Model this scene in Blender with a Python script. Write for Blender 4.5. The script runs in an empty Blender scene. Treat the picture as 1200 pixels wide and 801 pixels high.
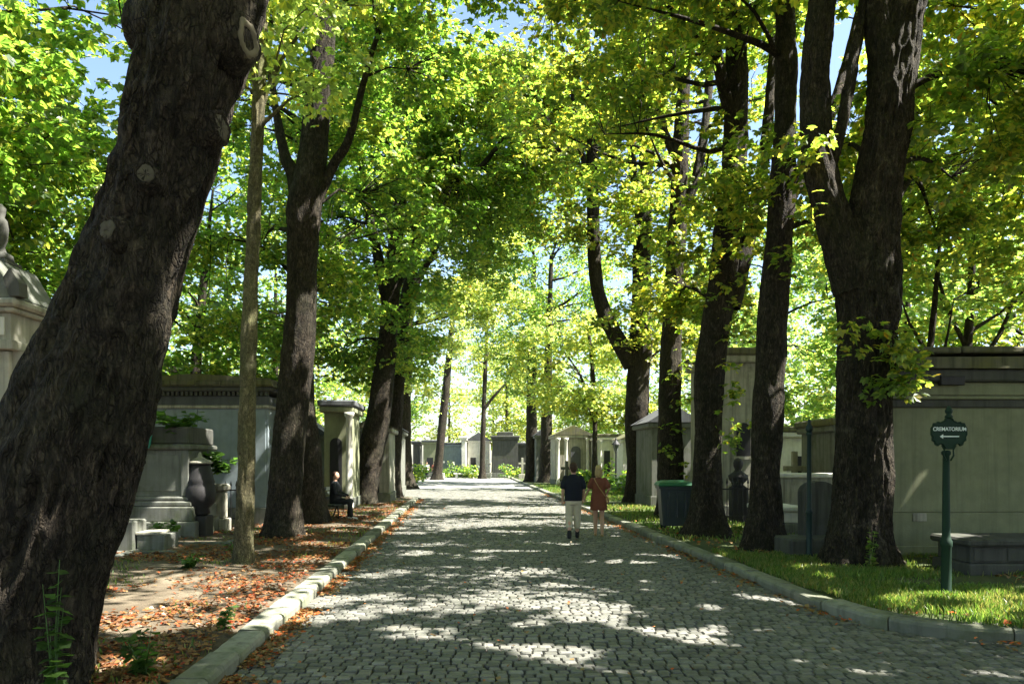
import bpy, bmesh, math, random
import numpy as np
from mathutils import Vector, Matrix

# ------------------------------------------------------------------ camera, sky, sun, exposure
SC = bpy.context.scene
COL = SC.collection
F, HY, H = 867.0, 540.0, 1.78          # focal length in px (1200 wide), horizon row, eye height (m)
cam_d = bpy.data.cameras.new('camera'); cam = bpy.data.objects.new('camera', cam_d); COL.objects.link(cam)
cam.location = (0, 0, H); cam.rotation_euler = (math.radians(90), 0, 0)
cam_d.sensor_width = 36; cam_d.lens = F / 1200 * 36; cam_d.shift_y = (HY - 400.5) / 1200
cam_d.clip_start = 0.05; cam_d.clip_end = 3000
SC.camera = cam

SUN_AZ, SUN_EL = math.radians(98), math.radians(54)    # azimuth clockwise from +Y (the way the avenue runs)
W = bpy.data.worlds.new('World'); SC.world = W; W.use_nodes = True
wn = W.node_tree.nodes; wl = W.node_tree.links
sky = wn.new('ShaderNodeTexSky'); sky.sky_type = 'NISHITA'; sky.sun_disc = False
sky.sun_elevation = SUN_EL; sky.sun_rotation = SUN_AZ; sky.air_density = 1.0; sky.dust_density = 1.2; sky.ozone_density = 1.0
bg = wn['Background']; wl.new(sky.outputs[0], bg.inputs[0]); bg.inputs[1].default_value = 0.066
sd = bpy.data.lights.new('sun', 'SUN'); sun = bpy.data.objects.new('sun', sd); COL.objects.link(sun)
sd.energy = 5.0; sd.angle = math.radians(0.45); sd.color = (1.0, 0.955, 0.87)
S = Vector((math.sin(SUN_AZ) * math.cos(SUN_EL), math.cos(SUN_AZ) * math.cos(SUN_EL), math.sin(SUN_EL)))
sun.rotation_euler = S.to_track_quat('Z', 'Y').to_euler(); sun.location = S * 60
vs = SC.view_settings; vs.view_transform = 'Standard'; vs.look = 'None'; vs.gamma = 1.0; vs.use_curve_mapping = False
vs.exposure = 2.5
cy = SC.cycles
cy.max_bounces = 10; cy.diffuse_bounces = 6; cy.transmission_bounces = 8; cy.glossy_bounces = 2
cy.use_denoising = True; cy.sample_clamp_indirect = 6.0

# ------------------------------------------------------------------ helpers
def px(x, y, d):
    return np.array([(x - 600) / F * d, d, H + (HY - y) / F * d])
def depth_at(y): return H * F / (y - HY)
rng = np.random.default_rng(7)

def hash3(i, j, k):
    n = (i.astype(np.int64) * 374761393 + j.astype(np.int64) * 668265263 + k.astype(np.int64) * 2147483647) & 0xffffffff
    n = ((n ^ (n >> 13)) * 1274126177) & 0xffffffff
    n = (n ^ (n >> 16)) * 2246822519 & 0xffffffff
    return ((n ^ (n >> 15)) & 0xffff) / 65535.0
def noise3(p):
    p = np.asarray(p, float) + 1000.0
    i = np.floor(p).astype(np.int64); f = p - i; f = f * f * (3 - 2 * f)
    r = 0
    for a in (0, 1):
        wa = f[:, 0] if a else 1 - f[:, 0]
        for b in (0, 1):
            wb = f[:, 1] if b else 1 - f[:, 1]
            for c in (0, 1):
                wc = f[:, 2] if c else 1 - f[:, 2]
                r = r + wa * wb * wc * hash3(i[:, 0] + a, i[:, 1] + b, i[:, 2] + c)
    return r

def build_mesh(name, V, faces, smooth=False):
    """V (n,3); faces: ndarray (m,k) or a list of such arrays / lists"""
    me = bpy.data.meshes.new(name)
    V = np.asarray(V, np.float32)
    if isinstance(faces, np.ndarray): faces = [faces]
    li, ls = [], []; tot = 0
    for fa in faces:
        if isinstance(fa, np.ndarray) and fa.ndim == 2:
            m, k = fa.shape; li.append(fa.ravel()); ls.append(np.full(m, k))
        else:
            li.append(np.asarray(fa).ravel()); ls.append(np.array([len(fa)]))
    li = np.concatenate(li).astype(np.int32); ls = np.concatenate(ls).astype(np.int32)
    st = np.concatenate([[0], np.cumsum(ls)[:-1]]).astype(np.int32)
    me.vertices.add(len(V)); me.vertices.foreach_set('co', V.ravel())
    me.loops.add(len(li)); me.loops.foreach_set('vertex_index', li)
    me.polygons.add(len(ls)); me.polygons.foreach_set('loop_start', st)
    me.update(calc_edges=True); me.validate()
    me.polygons.foreach_set('use_smooth', np.full(len(me.polygons), bool(smooth)))
    return me

class MB:
    """collects shapes; build() links them as ONE mesh object"""
    def __init__(s): s.v = []; s.f = []; s.n = 0
    def add(s, V, faces):
        V = np.asarray(V, float)
        for fa in ([faces] if isinstance(faces, np.ndarray) else faces):
            s.f.append(np.asarray(fa) + s.n)
        s.v.append(V); s.n += len(V); return s
    def box(s, x0, x1, y0, y1, z0, z1, bev=0.0):
        b = min(bev, (x1 - x0) / 3, (y1 - y0) / 3, (z1 - z0) / 3)
        if b <= 0:
            V = [(x, y, z) for z in (z0, z1) for y in (y0, y1) for x in (x0, x1)]
            Q = np.array([[0, 2, 3, 1], [4, 5, 7, 6], [0, 1, 5, 4], [2, 6, 7, 3], [0, 4, 6, 2], [1, 3, 7, 5]])
            return s.add(V, Q)
        bm = bmesh.new(); bmesh.ops.create_cube(bm, size=1)
        for v in bm.verts:
            v.co = Vector(((x0 + x1) / 2 + v.co.x * (x1 - x0), (y0 + y1) / 2 + v.co.y * (y1 - y0), (z0 + z1) / 2 + v.co.z * (z1 - z0)))
        bmesh.ops.bevel(bm, geom=bm.edges[:], offset=b, segments=1, affect='EDGES')
        return s.bm(bm)
    def bm(s, bm, M=None):
        if M is not None: bm.transform(M)
        bm.verts.index_update()
        V = [tuple(v.co) for v in bm.verts]; fs = [np.array([v.index for v in f.verts])[None, :] for f in bm.faces]
        bm.free(); return s.add(V, fs)
    def lathe(s, prof, c=(0, 0, 0), seg=16, sq=0.0):
        """prof: [(r,z)...] bottom to top"""
        a = np.arange(seg) * 2 * math.pi / seg
        V = []; 
        for r, z in prof:
            V += [(c[0] + r * math.cos(t), c[1] + r * math.sin(t), c[2] + z) for t in a]
        Q = []
        for i in range(len(prof) - 1):
            for j in range(seg):
                k = (j + 1) % seg
                Q.append((i * seg + j, i * seg + k, (i + 1) * seg + k, (i + 1) * seg + j))
        return s.add(V, [np.array(Q), np.arange(seg)[::-1][None, :], (np.arange(seg) + (len(prof) - 1) * seg)[None, :]])
    def prism(s, pts, y0, y1):
        """outline pts [(x,z)] counter-clockwise seen from -y, extruded y0..y1"""
        n = len(pts)
        V = [(x, y0, z) for x, z in pts] + [(x, y1, z) for x, z in pts]
        Q = np.array([(i, i + n, (i + 1) % n + n, (i + 1) % n) for i in range(n)])
        return s.add(V, [Q[:, ::-1], np.arange(n)[None, :], (np.arange(n)[::-1] + n)[None, :]])
    def ell(s, c, r, sub=2):
        bm = bmesh.new(); bmesh.ops.create_icosphere(bm, subdivisions=sub, radius=1)
        return s.bm(bm, Matrix.Translation(c) @ Matrix.Diagonal((r[0], r[1], r[2], 1)))
    def tube(s, path, rad, seg=8, caps=True):
        V, Q = tube(np.asarray(path, float), np.asarray(rad, float), seg)
        s.add(V, Q)
        if caps:
            n = len(path); s.f.append((np.arange(seg)[::-1])[None, :] + s.n - len(V)); s.f.append((np.arange(seg) + (n - 1) * seg)[None, :] + s.n - len(V))
        return s
    def build(s, name, mat, parent=None, smooth=False, loc=None):
        me = build_mesh(name, np.concatenate(s.v), s.f, smooth)
        return link(name, me, mat, parent, loc)

def link(name, me, mat, parent=None, loc=None):
    o = bpy.data.objects.new(name, me); COL.objects.link(o)
    if mat is not None and not me.materials: me.materials.append(mat)
    if parent is not None: o.parent = parent
    if loc is not None: o.location = loc
    return o
def tag(o, label=None, cat=None, group=None, kind=None):
    if label: o['label'] = label
    if cat: o['category'] = cat
    if group: o['group'] = group
    if kind: o['kind'] = kind
    return o
def thing(name, label, cat, loc=(0, 0, 0), rz=0.0, group=None):
    o = bpy.data.objects.new(name, None); COL.objects.link(o)
    o.location = loc; o.rotation_euler = (0, 0, rz); o.empty_display_size = 0.2
    return tag(o, label, cat, group)

def frames(path):
    n = len(path); T = np.gradient(path, axis=0); T /= np.linalg.norm(T, axis=1)[:, None] + 1e-9
    U = np.zeros((n, 3)); r = np.array([0, -1.0, 0]) if abs(T[0][1]) < 0.9 else np.array([1.0, 0, 0])
    u = r - T[0] * r.dot(T[0]); U[0] = u / np.linalg.norm(u)
    for i in range(1, n):
        u = U[i - 1] - T[i] * U[i - 1].dot(T[i]); U[i] = u / (np.linalg.norm(u) + 1e-9)
    return T, U, np.cross(T, U)
def tube(path, rad, seg):
    T, U, B = frames(path); a = np.arange(seg) * 2 * math.pi / seg
    V = path[:, None, :] + rad[:, None, None] * (np.cos(a)[None, :, None] * U[:, None, :] + np.sin(a)[None, :, None] * B[:, None, :])
    return V.reshape(-1, 3), grid_quads(len(path), seg)
def grid_quads(n, seg):
    i = np.arange(n - 1)[:, None]; j = np.arange(seg)[None, :]; k = (j + 1) % seg
    return np.stack([i * seg + j, i * seg + k, (i + 1) * seg + k, (i + 1) * seg + j], -1).reshape(-1, 4)
def resample(P, step):
    """Catmull-Rom through the rows of P, about `step` apart by the first three columns"""
    P = np.asarray(P, float); E = np.vstack([2 * P[0] - P[1], P, 2 * P[-1] - P[-2]]); out = []
    for i in range(1, len(E) - 2):
        n = max(1, int(np.linalg.norm(E[i + 1][:3] - E[i][:3]) / step))
        t = np.arange(n)[:, None] / n
        p0, p1, p2, p3 = E[i - 1], E[i], E[i + 1], E[i + 2]
        out.append(0.5 * (2 * p1 + (p2 - p0) * t + (2 * p0 - 5 * p1 + 4 * p2 - p3) * t ** 2 + (3 * p1 - p0 - 3 * p2 + p3) * t ** 3))
    return np.vstack(out + [P[-1:]])

# ------------------------------------------------------------------ materials
def mat(name):
    m = bpy.data.materials.new(name); m.use_nodes = True
    nt = m.node_tree; b = nt.nodes['Principled BSDF']; b.inputs['Roughness'].default_value = 0.85
    b.inputs['Specular IOR Level'].default_value = 0.3
    return m, nt, b
def N(nt, t, **k):
    n = nt.nodes.new(t)
    for a, v in k.items():
        if a in n.inputs: n.inputs[a].default_value = v
        else: setattr(n, a, v)
    return n
def coords(nt, kind='Object', scale=(1, 1, 1)):
    tc = N(nt, 'ShaderNodeTexCoord'); mp = N(nt, 'ShaderNodeMapping'); mp.inputs['Scale'].default_value = scale
    nt.links.new(tc.outputs[kind], mp.inputs[0]); return mp.outputs[0]
def noise(nt, vec, scale, detail=4, rough=0.6):
    n = N(nt, 'ShaderNodeTexNoise'); n.inputs['Scale'].default_value = scale; n.inputs['Detail'].default_value = detail
    n.inputs['Roughness'].default_value = rough; nt.links.new(vec, n.inputs['Vector']); return n.outputs['Fac']
def ramp(nt, fac, stops):
    r = N(nt, 'ShaderNodeValToRGB'); e = r.color_ramp.elements
    while len(e) < len(stops): e.new(0.5)
    for el, (p, c) in zip(e, stops): el.position = p; el.color = (*c, 1) if len(c) == 3 else c
    nt.links.new(fac, r.inputs[0]); return r.outputs[0]
def mix(nt, fac, a, b, mode='MIX'):
    m = N(nt, 'ShaderNodeMix', data_type='RGBA', blend_type=mode)
    for s, v in ((m.inputs['Factor'], fac), (m.inputs['A'], a), (m.inputs['B'], b)):
        pass
    def put(sock, v):
        if isinstance(v, (int, float)): sock.default_value = v
        elif isinstance(v, tuple): sock.default_value = (*v, 1)
        else: nt.links.new(v, sock)
    put(m.inputs[0], fac); put(m.inputs[6], a); put(m.inputs[7], b); return m.outputs[2]
def bump(nt, b, h, strength=0.3, dist=0.02):
    n = N(nt, 'ShaderNodeBump'); n.inputs['Strength'].default_value = strength; n.inputs['Distance'].default_value = dist
    nt.links.new(h, n.inputs['Height']); nt.links.new(n.outputs[0], b.inputs['Normal'])

def stone(name, c, stain=(0.10, 0.10, 0.075), moss=(0.06, 0.075, 0.03), amt=0.5, ms=0.62, rough=0.88, obj=False):
    m, nt, b = mat(name); v = coords(nt)
    n1 = noise(nt, v, 3.0, 6); n2 = noise(nt, coords(nt, 'Object', (5, 5, 0.5)), 1.6, 5); n3 = noise(nt, v, 38, 3)
    c1 = mix(nt, ramp(nt, n1, [(0.3, (0, 0, 0)), (0.75, (1, 1, 1))]), tuple(x * 0.78 for x in c), tuple(min(1, x * 1.15) for x in c))
    fs = ramp(nt, n2, [(0.48, (0, 0, 0)), (0.72, (amt,) * 3)])
    c2 = mix(nt, fs, c1, stain)
    fm = ramp(nt, noise(nt, v, 1.3, 7, 0.7), [(ms - 0.06, (0, 0, 0)), (ms + 0.1, (0.75,) * 3)])
    c3 = mix(nt, fm, c2, moss)
    if obj:
        oi = N(nt, 'ShaderNodeObjectInfo'); c3 = mix(nt, 1.0, c3, ramp(nt, oi.outputs['Random'], [(0, (.62, .62, .6)), (1, (1.2, 1.18, 1.12))]), 'MULTIPLY')
    n4 = noise(nt, coords(nt, 'Object', (7, 7, 0.35)), 1.0, 6, .7)
    c3 = mix(nt, ramp(nt, n4, [(0.5, (0, 0, 0)), (0.66, (amt * .9,) * 3)]), c3, tuple(x * .45 for x in stain))
    nt.links.new(c3, b.inputs['Base Color']); b.inputs['Roughness'].default_value = rough
    bump(nt, b, n3, 0.35, 0.008); return m
def plain(name, c, rough=0.6, metal=0.0, var=0.2, sc=12):
    m, nt, b = mat(name); v = coords(nt)
    n1 = noise(nt, v, sc, 4)
    nt.links.new(mix(nt, n1, tuple(x * (1 - var) for x in c), tuple(min(1, x * (1 + var)) for x in c)), b.inputs['Base Color'])
    b.inputs['Roughness'].default_value = rough; b.inputs['Metallic'].default_value = metal
    bump(nt, b, noise(nt, v, sc * 6, 3), 0.12, 0.004); return m
def bark(name, dark, light, moss, mossamt=0.5, sc=1.0):
    """scaly bark: plates split by dark cracks, flakes and moss"""
    m, nt, b = mat(name); v2 = coords(nt)
    wob = N(nt, 'ShaderNodeTexNoise'); wob.inputs['Scale'].default_value = 5.0 * sc; wob.inputs['Detail'].default_value = 4; nt.links.new(v2, wob.inputs['Vector'])
    va = N(nt, 'ShaderNodeVectorMath', operation='MULTIPLY_ADD'); nt.links.new(wob.outputs['Color'], va.inputs[0]); va.inputs[1].default_value = (.14, .14, .5); nt.links.new(v2, va.inputs[2])
    mp = N(nt, 'ShaderNodeMapping'); mp.inputs['Scale'].default_value = (34 * sc, 34 * sc, 6.0 * sc); nt.links.new(va.outputs[0], mp.inputs[0])
    vo = N(nt, 'ShaderNodeTexVoronoi', feature='DISTANCE_TO_EDGE'); vo.inputs['Scale'].default_value = 1.0; nt.links.new(mp.outputs[0], vo.inputs['Vector'])
    vc = N(nt, 'ShaderNodeTexVoronoi'); vc.inputs['Scale'].default_value = 1.0; nt.links.new(mp.outputs[0], vc.inputs['Vector'])
    n1 = noise(nt, coords(nt, 'Object', (30 * sc, 30 * sc, 9 * sc)), 1.0, 7, 0.7); n2 = noise(nt, v2, 1.1, 5); n3 = noise(nt, v2, 48 * sc, 4, .7)
    crack = ramp(nt, vo.outputs['Distance'], [(0.0, (0.1, 0.1, 0.1)), (0.2, (1, 1, 1))])
    crack = mix(nt, ramp(nt, noise(nt, v2, 9 * sc, 5, .7), [(0.42, (0, 0, 0)), (0.62, (.85, .85, .85))]), crack, (1.0, 1.0, 1.0))
    c = ramp(nt, n1, [(0.3, tuple(x * 0.6 for x in dark)), (0.5, dark), (0.7, light)])
    sep = N(nt, 'ShaderNodeSeparateColor'); nt.links.new(vc.outputs['Color'], sep.inputs[0])
    c = mix(nt, 1.0, c, ramp(nt, sep.outputs[0], [(0, (.75, .75, .75)), (1, (1.25, 1.22, 1.18))]), 'MULTIPLY')
    c = mix(nt, 1.0, c, ramp(nt, noise(nt, coords(nt, 'Object', (4, 4, 1.0)), 1.3, 6, .7), [(0.3, (.45, .45, .45)), (0.7, (1.6, 1.5, 1.4))]), 'MULTIPLY')
    c = mix(nt, ramp(nt, n2, [(0.45, (0, 0, 0)), (0.7, (mossamt,) * 3)]), c, moss)
    c = mix(nt, ramp(nt, noise(nt, v2, 2.7, 6), [(0.6, (0, 0, 0)), (0.72, (0.55,) * 3)]), c, tuple(min(1, x * 1.6) for x in light))
    c = mix(nt, crack, tuple(x * .28 for x in dark), c)
    nt.links.new(c, b.inputs['Base Color']); b.inputs['Roughness'].default_value = 0.92; b.inputs['Specular IOR Level'].default_value = 0.2
    ad = N(nt, 'ShaderNodeMath', operation='MULTIPLY_ADD'); nt.links.new(n3, ad.inputs[0]); ad.inputs[1].default_value = 0.55; nt.links.new(crack, ad.inputs[2])
    ad2 = N(nt, 'ShaderNodeMath', operation='MULTIPLY_ADD'); nt.links.new(n1, ad2.inputs[0]); ad2.inputs[1].default_value = 0.8; nt.links.new(ad.outputs[0], ad2.inputs[2])
    bump(nt, b, ad2.outputs[0], 0.9, 0.035); return m
def leaf(name, refl, trans, yellow=None, yamt=0.0, brown=0.0, tw=0.55):
    """thin leaf: diffuse reflection + translucency, varied leaf by leaf and bough by bough"""
    m = bpy.data.materials.new(name); m.use_nodes = True; nt = m.node_tree; nt.nodes.remove(nt.nodes['Principled BSDF'])
    out = nt.nodes['Material Output']; g = N(nt, 'ShaderNodeNewGeometry'); rnd = g.outputs['Random Per Island']
    nz = noise(nt, coords(nt), 0.55, 3)
    ad = N(nt, 'ShaderNodeMath', operation='MULTIPLY_ADD'); nt.links.new(rnd, ad.inputs[0]); ad.inputs[1].default_value = 0.55
    nt.links.new(nz, ad.inputs[2])
    fac = ad.outputs[0]
    def var(c, y):
        v = ramp(nt, rnd, [(0.0, tuple(x * 0.5 for x in c)), (0.6, c), (1.0, tuple(min(1, x * 1.35) for x in c))])
        if y is not None:
            v = mix(nt, ramp(nt, fac, [(0.92 - yamt, (0, 0, 0)), (1.08 - yamt, (0.9,) * 3)]), v, y)
        if brown > 0:
            v = mix(nt, ramp(nt, rnd, [(1 - brown, (0, 0, 0)), (1 - brown + 0.01, (0.85,) * 3)]), v, (c[0] * 1.6 + 0.05, c[1] * 0.55, 0.01))
        return v
    yr = tuple(x * 0.5 for x in yellow) if yellow else None
    d = N(nt, 'ShaderNodeBsdfDiffuse'); t = N(nt, 'ShaderNodeBsdfTranslucent'); gl = N(nt, 'ShaderNodeBsdfGlossy')
    gl.inputs['Roughness'].default_value = 0.45; gl.inputs['Color'].default_value = (0.9, 0.95, 0.9, 1)
    nt.links.new(var(refl, yr), d.inputs[0]); nt.links.new(var(trans, yellow), t.inputs[0])
    m1 = N(nt, 'ShaderNodeMixShader'); m1.inputs[0].default_value = tw
    nt.links.new(d.outputs[0], m1.inputs[1]); nt.links.new(t.outputs[0], m1.inputs[2])
    m2 = N(nt, 'ShaderNodeMixShader'); m2.inputs[0].default_value = 0.04
    nt.links.new(m1.outputs[0], m2.inputs[1]); nt.links.new(gl.outputs[0], m2.inputs[2])
    nt.links.new(m2.outputs[0], out.inputs[0]); return m

M = {}
M['bark'] = bark('bark', (0.034, 0.029, 0.023), (0.098, 0.082, 0.062), (0.034, 0.04, 0.018), 0.45)
M['bark_moss'] = bark('bark_moss', (0.17, 0.16, 0.095), (0.32, 0.30, 0.19), (0.15, 0.17, 0.06), 0.7, 1.8)
M['wood_sunlit'] = plain('sunlit_cut_wood', (0.15, 0.13, 0.09), 0.8, 0, 0.35, 9)  # top scar's wood is paler: the sun on it is put into the colour
M['wood_old'] = plain('weathered_cut_wood', (0.085, 0.075, 0.055), 0.9, 0, 0.5, 14)
M['hollow'] = plain('rotten_wood', (0.05, 0.025, 0.012), 0.9)
M['leaf_green'] = leaf('leaf_green', (0.06, 0.115, 0.022), (0.29, 0.53, 0.06), (0.68, 0.70, 0.08), 0.09, 0.012, 0.66)
M['leaf_olive'] = leaf('leaf_olive', (0.072, 0.122, 0.022), (0.34, 0.54, 0.055), (0.76, 0.70, 0.08), 0.12, 0.025, 0.66)
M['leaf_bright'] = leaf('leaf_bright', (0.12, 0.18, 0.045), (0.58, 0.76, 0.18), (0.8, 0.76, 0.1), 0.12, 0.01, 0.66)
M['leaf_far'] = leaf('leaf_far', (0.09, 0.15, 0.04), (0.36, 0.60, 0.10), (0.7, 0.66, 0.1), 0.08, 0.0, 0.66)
M['weed'] = leaf('weed_leaf', (0.06, 0.12, 0.025), (0.14, 0.30, 0.04), None, 0, 0)
M['grass'] = leaf('grass_blade', (0.09, 0.17, 0.025), (0.26, 0.46, 0.05), (0.5, 0.45, 0.12), 0.08, 0.015, 0.45)
M['litter'] = leaf('fallen_leaf', (0.20, 0.075, 0.03), (0.25, 0.09, 0.02), (0.45, 0.25, 0.09), 0.2, 0.1, 0.2)
M['litter_gold'] = leaf('fallen_leaf_gold', (0.27, 0.14, 0.05), (0.28, 0.14, 0.03), (0.48, 0.34, 0.14), 0.25, 0.2, 0.2)
M['stone_pale'] = stone('pale_limestone', (0.34, 0.325, 0.26), amt=.6)
M['stone_grey'] = stone('grey_stone', (0.15, 0.155, 0.135), amt=0.7, ms=.56)
M['stone_blue'] = stone('blue_grey_render', (0.21, 0.25, 0.265), (0.2, 0.24, 0.25), (0.16, 0.19, 0.19), 0.3, 0.72)
M['stone_olive'] = stone('olive_grey_stone', (0.205, 0.215, 0.13), (0.16, 0.165, 0.10), (0.10, 0.115, 0.05), 0.35, 0.66)
M['stone_dark'] = stone('dark_stone', (0.075, 0.075, 0.065), (0.035, 0.035, 0.03), (0.05, 0.06, 0.03), 0.6, 0.58)
M['stone_white'] = stone('white_stone', (0.62, 0.60, 0.54), (0.35, 0.34, 0.28), (0.2, 0.2, 0.12), 0.3, 0.74)
M['stone_black'] = stone('black_stone', (0.028, 0.026, 0.027), (0.015, 0.015, 0.015), (0.03, 0.03, 0.02), 0.4, 0.75, 0.6)
M['moss_roof'] = stone('mossy_roof', (0.12, 0.115, 0.075), (0.045, 0.045, 0.03), (0.12, 0.12, 0.03), 0.7, 0.5)
M['slate'] = stone('slate_roof', (0.09, 0.095, 0.10), (0.05, 0.05, 0.05), (0.08, 0.09, 0.05), 0.5, 0.66)
M['kerb'] = stone('kerb_granite', (0.24, 0.245, 0.205), (0.11, 0.12, 0.085), (0.10, 0.12, 0.055), 0.55, 0.56, obj=True)
M['iron_green'] = plain('green_enamel_iron', (0.006, 0.026, 0.013), 0.7)
M['sign_white'] = plain('white_enamel', (0.75, 0.8, 0.76), 0.5)
M['iron_black'] = plain('black_iron', (0.018, 0.018, 0.02), 0.55)
M['iron_teal'] = plain('teal_painted_iron', (0.012, 0.03, 0.028), 0.5)
M['verdigris'] = plain('verdigris_bronze', (0.06, 0.32, 0.27), 0.7, 0, 0.5, 9)
M['bin'] = plain('bin_plastic', (0.035, 0.045, 0.05), 0.5)
M['bin_lid'] = plain('bin_lid_plastic', (0.02, 0.11, 0.05), 0.5)
M['rubber'] = plain('rubber', (0.015, 0.015, 0.015), 0.8)
M['glass'] = plain('dark_lamp_glass', (0.12, 0.13, 0.13), 0.15)
M['skin'] = plain('skin', (0.55, 0.33, 0.23), 0.55, 0, 0.08)
M['hair_brown'] = plain('brown_hair', (0.05, 0.025, 0.014), 0.6, 0, 0.4, 40)
M['hair_blond'] = plain('blond_hair', (0.42, 0.30, 0.15), 0.55, 0, 0.3, 40)
M['cloth_navy'] = plain('navy_cotton', (0.012, 0.014, 0.024), 0.9)
M['cloth_beige'] = plain('beige_cotton', (0.52, 0.46, 0.35), 0.9)
M['cloth_rust'] = plain('rust_cotton', (0.2, 0.07, 0.045), 0.9)
M['cloth_dark'] = plain('dark_cloth', (0.02, 0.022, 0.026), 0.9)
M['cloth_white'] = plain('white_cloth', (0.6, 0.6, 0.58), 0.9)
M['leather'] = plain('black_leather', (0.012, 0.012, 0.012), 0.5)
M['tan'] = plain('tan_leather', (0.4, 0.25, 0.12), 0.6)
M['bench_wood'] = plain('dark_green_bench_wood', (0.03, 0.04, 0.03), 0.7)

def ground_mat(name, cols, sc, bsc, grit=0.5):
    m, nt, b = mat(name); v = coords(nt)
    c = ramp(nt, noise(nt, v, sc, 7, 0.7), cols)
    g = noise(nt, v, bsc, 4)
    c = mix(nt, grit, c, ramp(nt, g, [(0.3, (0.3, 0.3, 0.3)), (0.7, (1.0, 1.0, 1.0))]), 'MULTIPLY')
    nt.links.new(c, b.inputs['Base Color']); b.inputs['Roughness'].default_value = 0.95
    bump(nt, b, g, 0.6, 0.02); return m
M['dirt'] = ground_mat('dirt', [(0.3, (0.06, 0.048, 0.03)), (0.5, (0.115, 0.09, 0.06)), (0.7, (0.2, 0.165, 0.115))], 1.4, 45)
M['earth_green'] = ground_mat('grassy_earth', [(0.35, (0.045, 0.065, 0.02)), (0.55, (0.07, 0.09, 0.03)), (0.75, (0.13, 0.115, 0.065))], 1.2, 40)
M['ground'] = ground_mat('ground', [(0.35, (0.13, 0.13, 0.08)), (0.6, (0.24, 0.22, 0.16)), (0.75, (0.3, 0.28, 0.2))], 0.25, 9)
M['mortar'] = ground_mat('sand_joints', [(0.35, (0.028, 0.028, 0.022)), (0.7, (0.065, 0.06, 0.048))], 3, 60)
def far_setts():
    m, nt, b = mat('far_setts'); v = coords(nt)
    br = N(nt, 'ShaderNodeTexBrick'); br.inputs['Scale'].default_value = 1; br.inputs['Brick Width'].default_value = 0.15; br.inputs['Row Height'].default_value = 0.14
    br.inputs['Mortar Size'].default_value = 0.012; br.inputs['Color1'].default_value = (0.2, 0.2, 0.185, 1); br.inputs['Color2'].default_value = (0.3, 0.3, 0.28, 1)
    br.inputs['Mortar'].default_value = (0.05, 0.048, 0.04, 1); nt.links.new(v, br.inputs['Vector'])
    nt.links.new(br.outputs['Color'], b.inputs['Base Color']); return m
M['far_setts'] = far_setts()
def sett_mat():
    m, nt, b = mat('granite_setts'); b.inputs['Roughness'].default_value = 0.62
    g = N(nt, 'ShaderNodeNewGeometry'); oi = N(nt, 'ShaderNodeObjectInfo')
    a = N(nt, 'ShaderNodeMath', operation='ADD'); nt.links.new(g.outputs['Random Per Island'], a.inputs[0]); nt.links.new(oi.outputs['Random'], a.inputs[1])
    fr = N(nt, 'ShaderNodeMath', operation='FRACT'); nt.links.new(a.outputs[0], fr.inputs[0])
    c = ramp(nt, fr.outputs[0], [(0.0, (0.085, 0.085, 0.072)), (0.35, (0.13, 0.13, 0.112)), (0.7, (0.168, 0.167, 0.15)), (0.9, (0.165, 0.155, 0.13)), (1.0, (0.23, 0.225, 0.205))])
    p = N(nt, 'ShaderNodeTexCoord'); mp = N(nt, 'ShaderNodeMapping'); nt.links.new(g.outputs['Position'], mp.inputs[0])
    c = mix(nt, 0.6, c, ramp(nt, noise(nt, mp.outputs[0], 55, 5), [(0.3, (0.55, 0.55, 0.55)), (0.7, (1.15, 1.15, 1.15))]), 'MULTIPLY')
    c = mix(nt, ramp(nt, noise(nt, mp.outputs[0], 0.5, 5), [(0.5, (0, 0, 0)), (0.75, (0.5,) * 3)]), c, (0.13, 0.135, 0.10))
    nt.links.new(c, b.inputs['Base Color']); bump(nt, b, noise(nt, mp.outputs[0], 80, 3), 0.25, 0.006); return m
M['sett'] = sett_mat()

# ------------------------------------------------------------------ ground, road, kerbs
def xL(d): return -2.31 - 0.070 * (d - 5.94)           # where the road meets the kerb on either side
def xR(d): return 3.62 - 0.058 * (d - 8.86)
RZ = 0.064                                             # the avenue's heading
KH = 0.14                                              # kerb height
R_EDGE = [(28, 6.7), (15, 6.7), (9.7, 6.75), (7.1, 6.86), (5.8, 6.98), (4.97, 7.15), (4.3, 7.43), (3.91, 7.83), (3.70, 8.37)] + [(xR(d), d) for d in np.arange(9.3, 84, 3.0)]
L_EDGE = [(xL(d), d) for d in np.arange(-14, 37, 3.0)]
R_E = resample([(x, y, 0) for x, y in R_EDGE], 0.25)[:, :2]
L_E = resample([(x, y, 0) for x, y in L_EDGE], 0.25)[:, :2]

def sheet(name, xs, ys, zf, m, kind='structure', mask=None):
    X, Y = np.meshgrid(xs, ys); Z = zf(X, Y); V = np.stack([X, Y, Z], -1).reshape(-1, 3)
    nx, ny = len(xs), len(ys); i = np.arange(ny - 1)[:, None]; j = np.arange(nx - 1)[None, :]
    Q = np.stack([i * nx + j, i * nx + j + 1, (i + 1) * nx + j + 1, (i + 1) * nx + j], -1).reshape(-1, 4)
    return tag(link(name, build_mesh(name, V, Q, True), m), kind=kind)

sheet('ground', np.array([-1500, -200, -60, 60, 200, 1500.]), np.array([-1500, -200, -30, 60, 200, 1500.]), lambda X, Y: X * 0 - 0.10, M['ground'])
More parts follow.
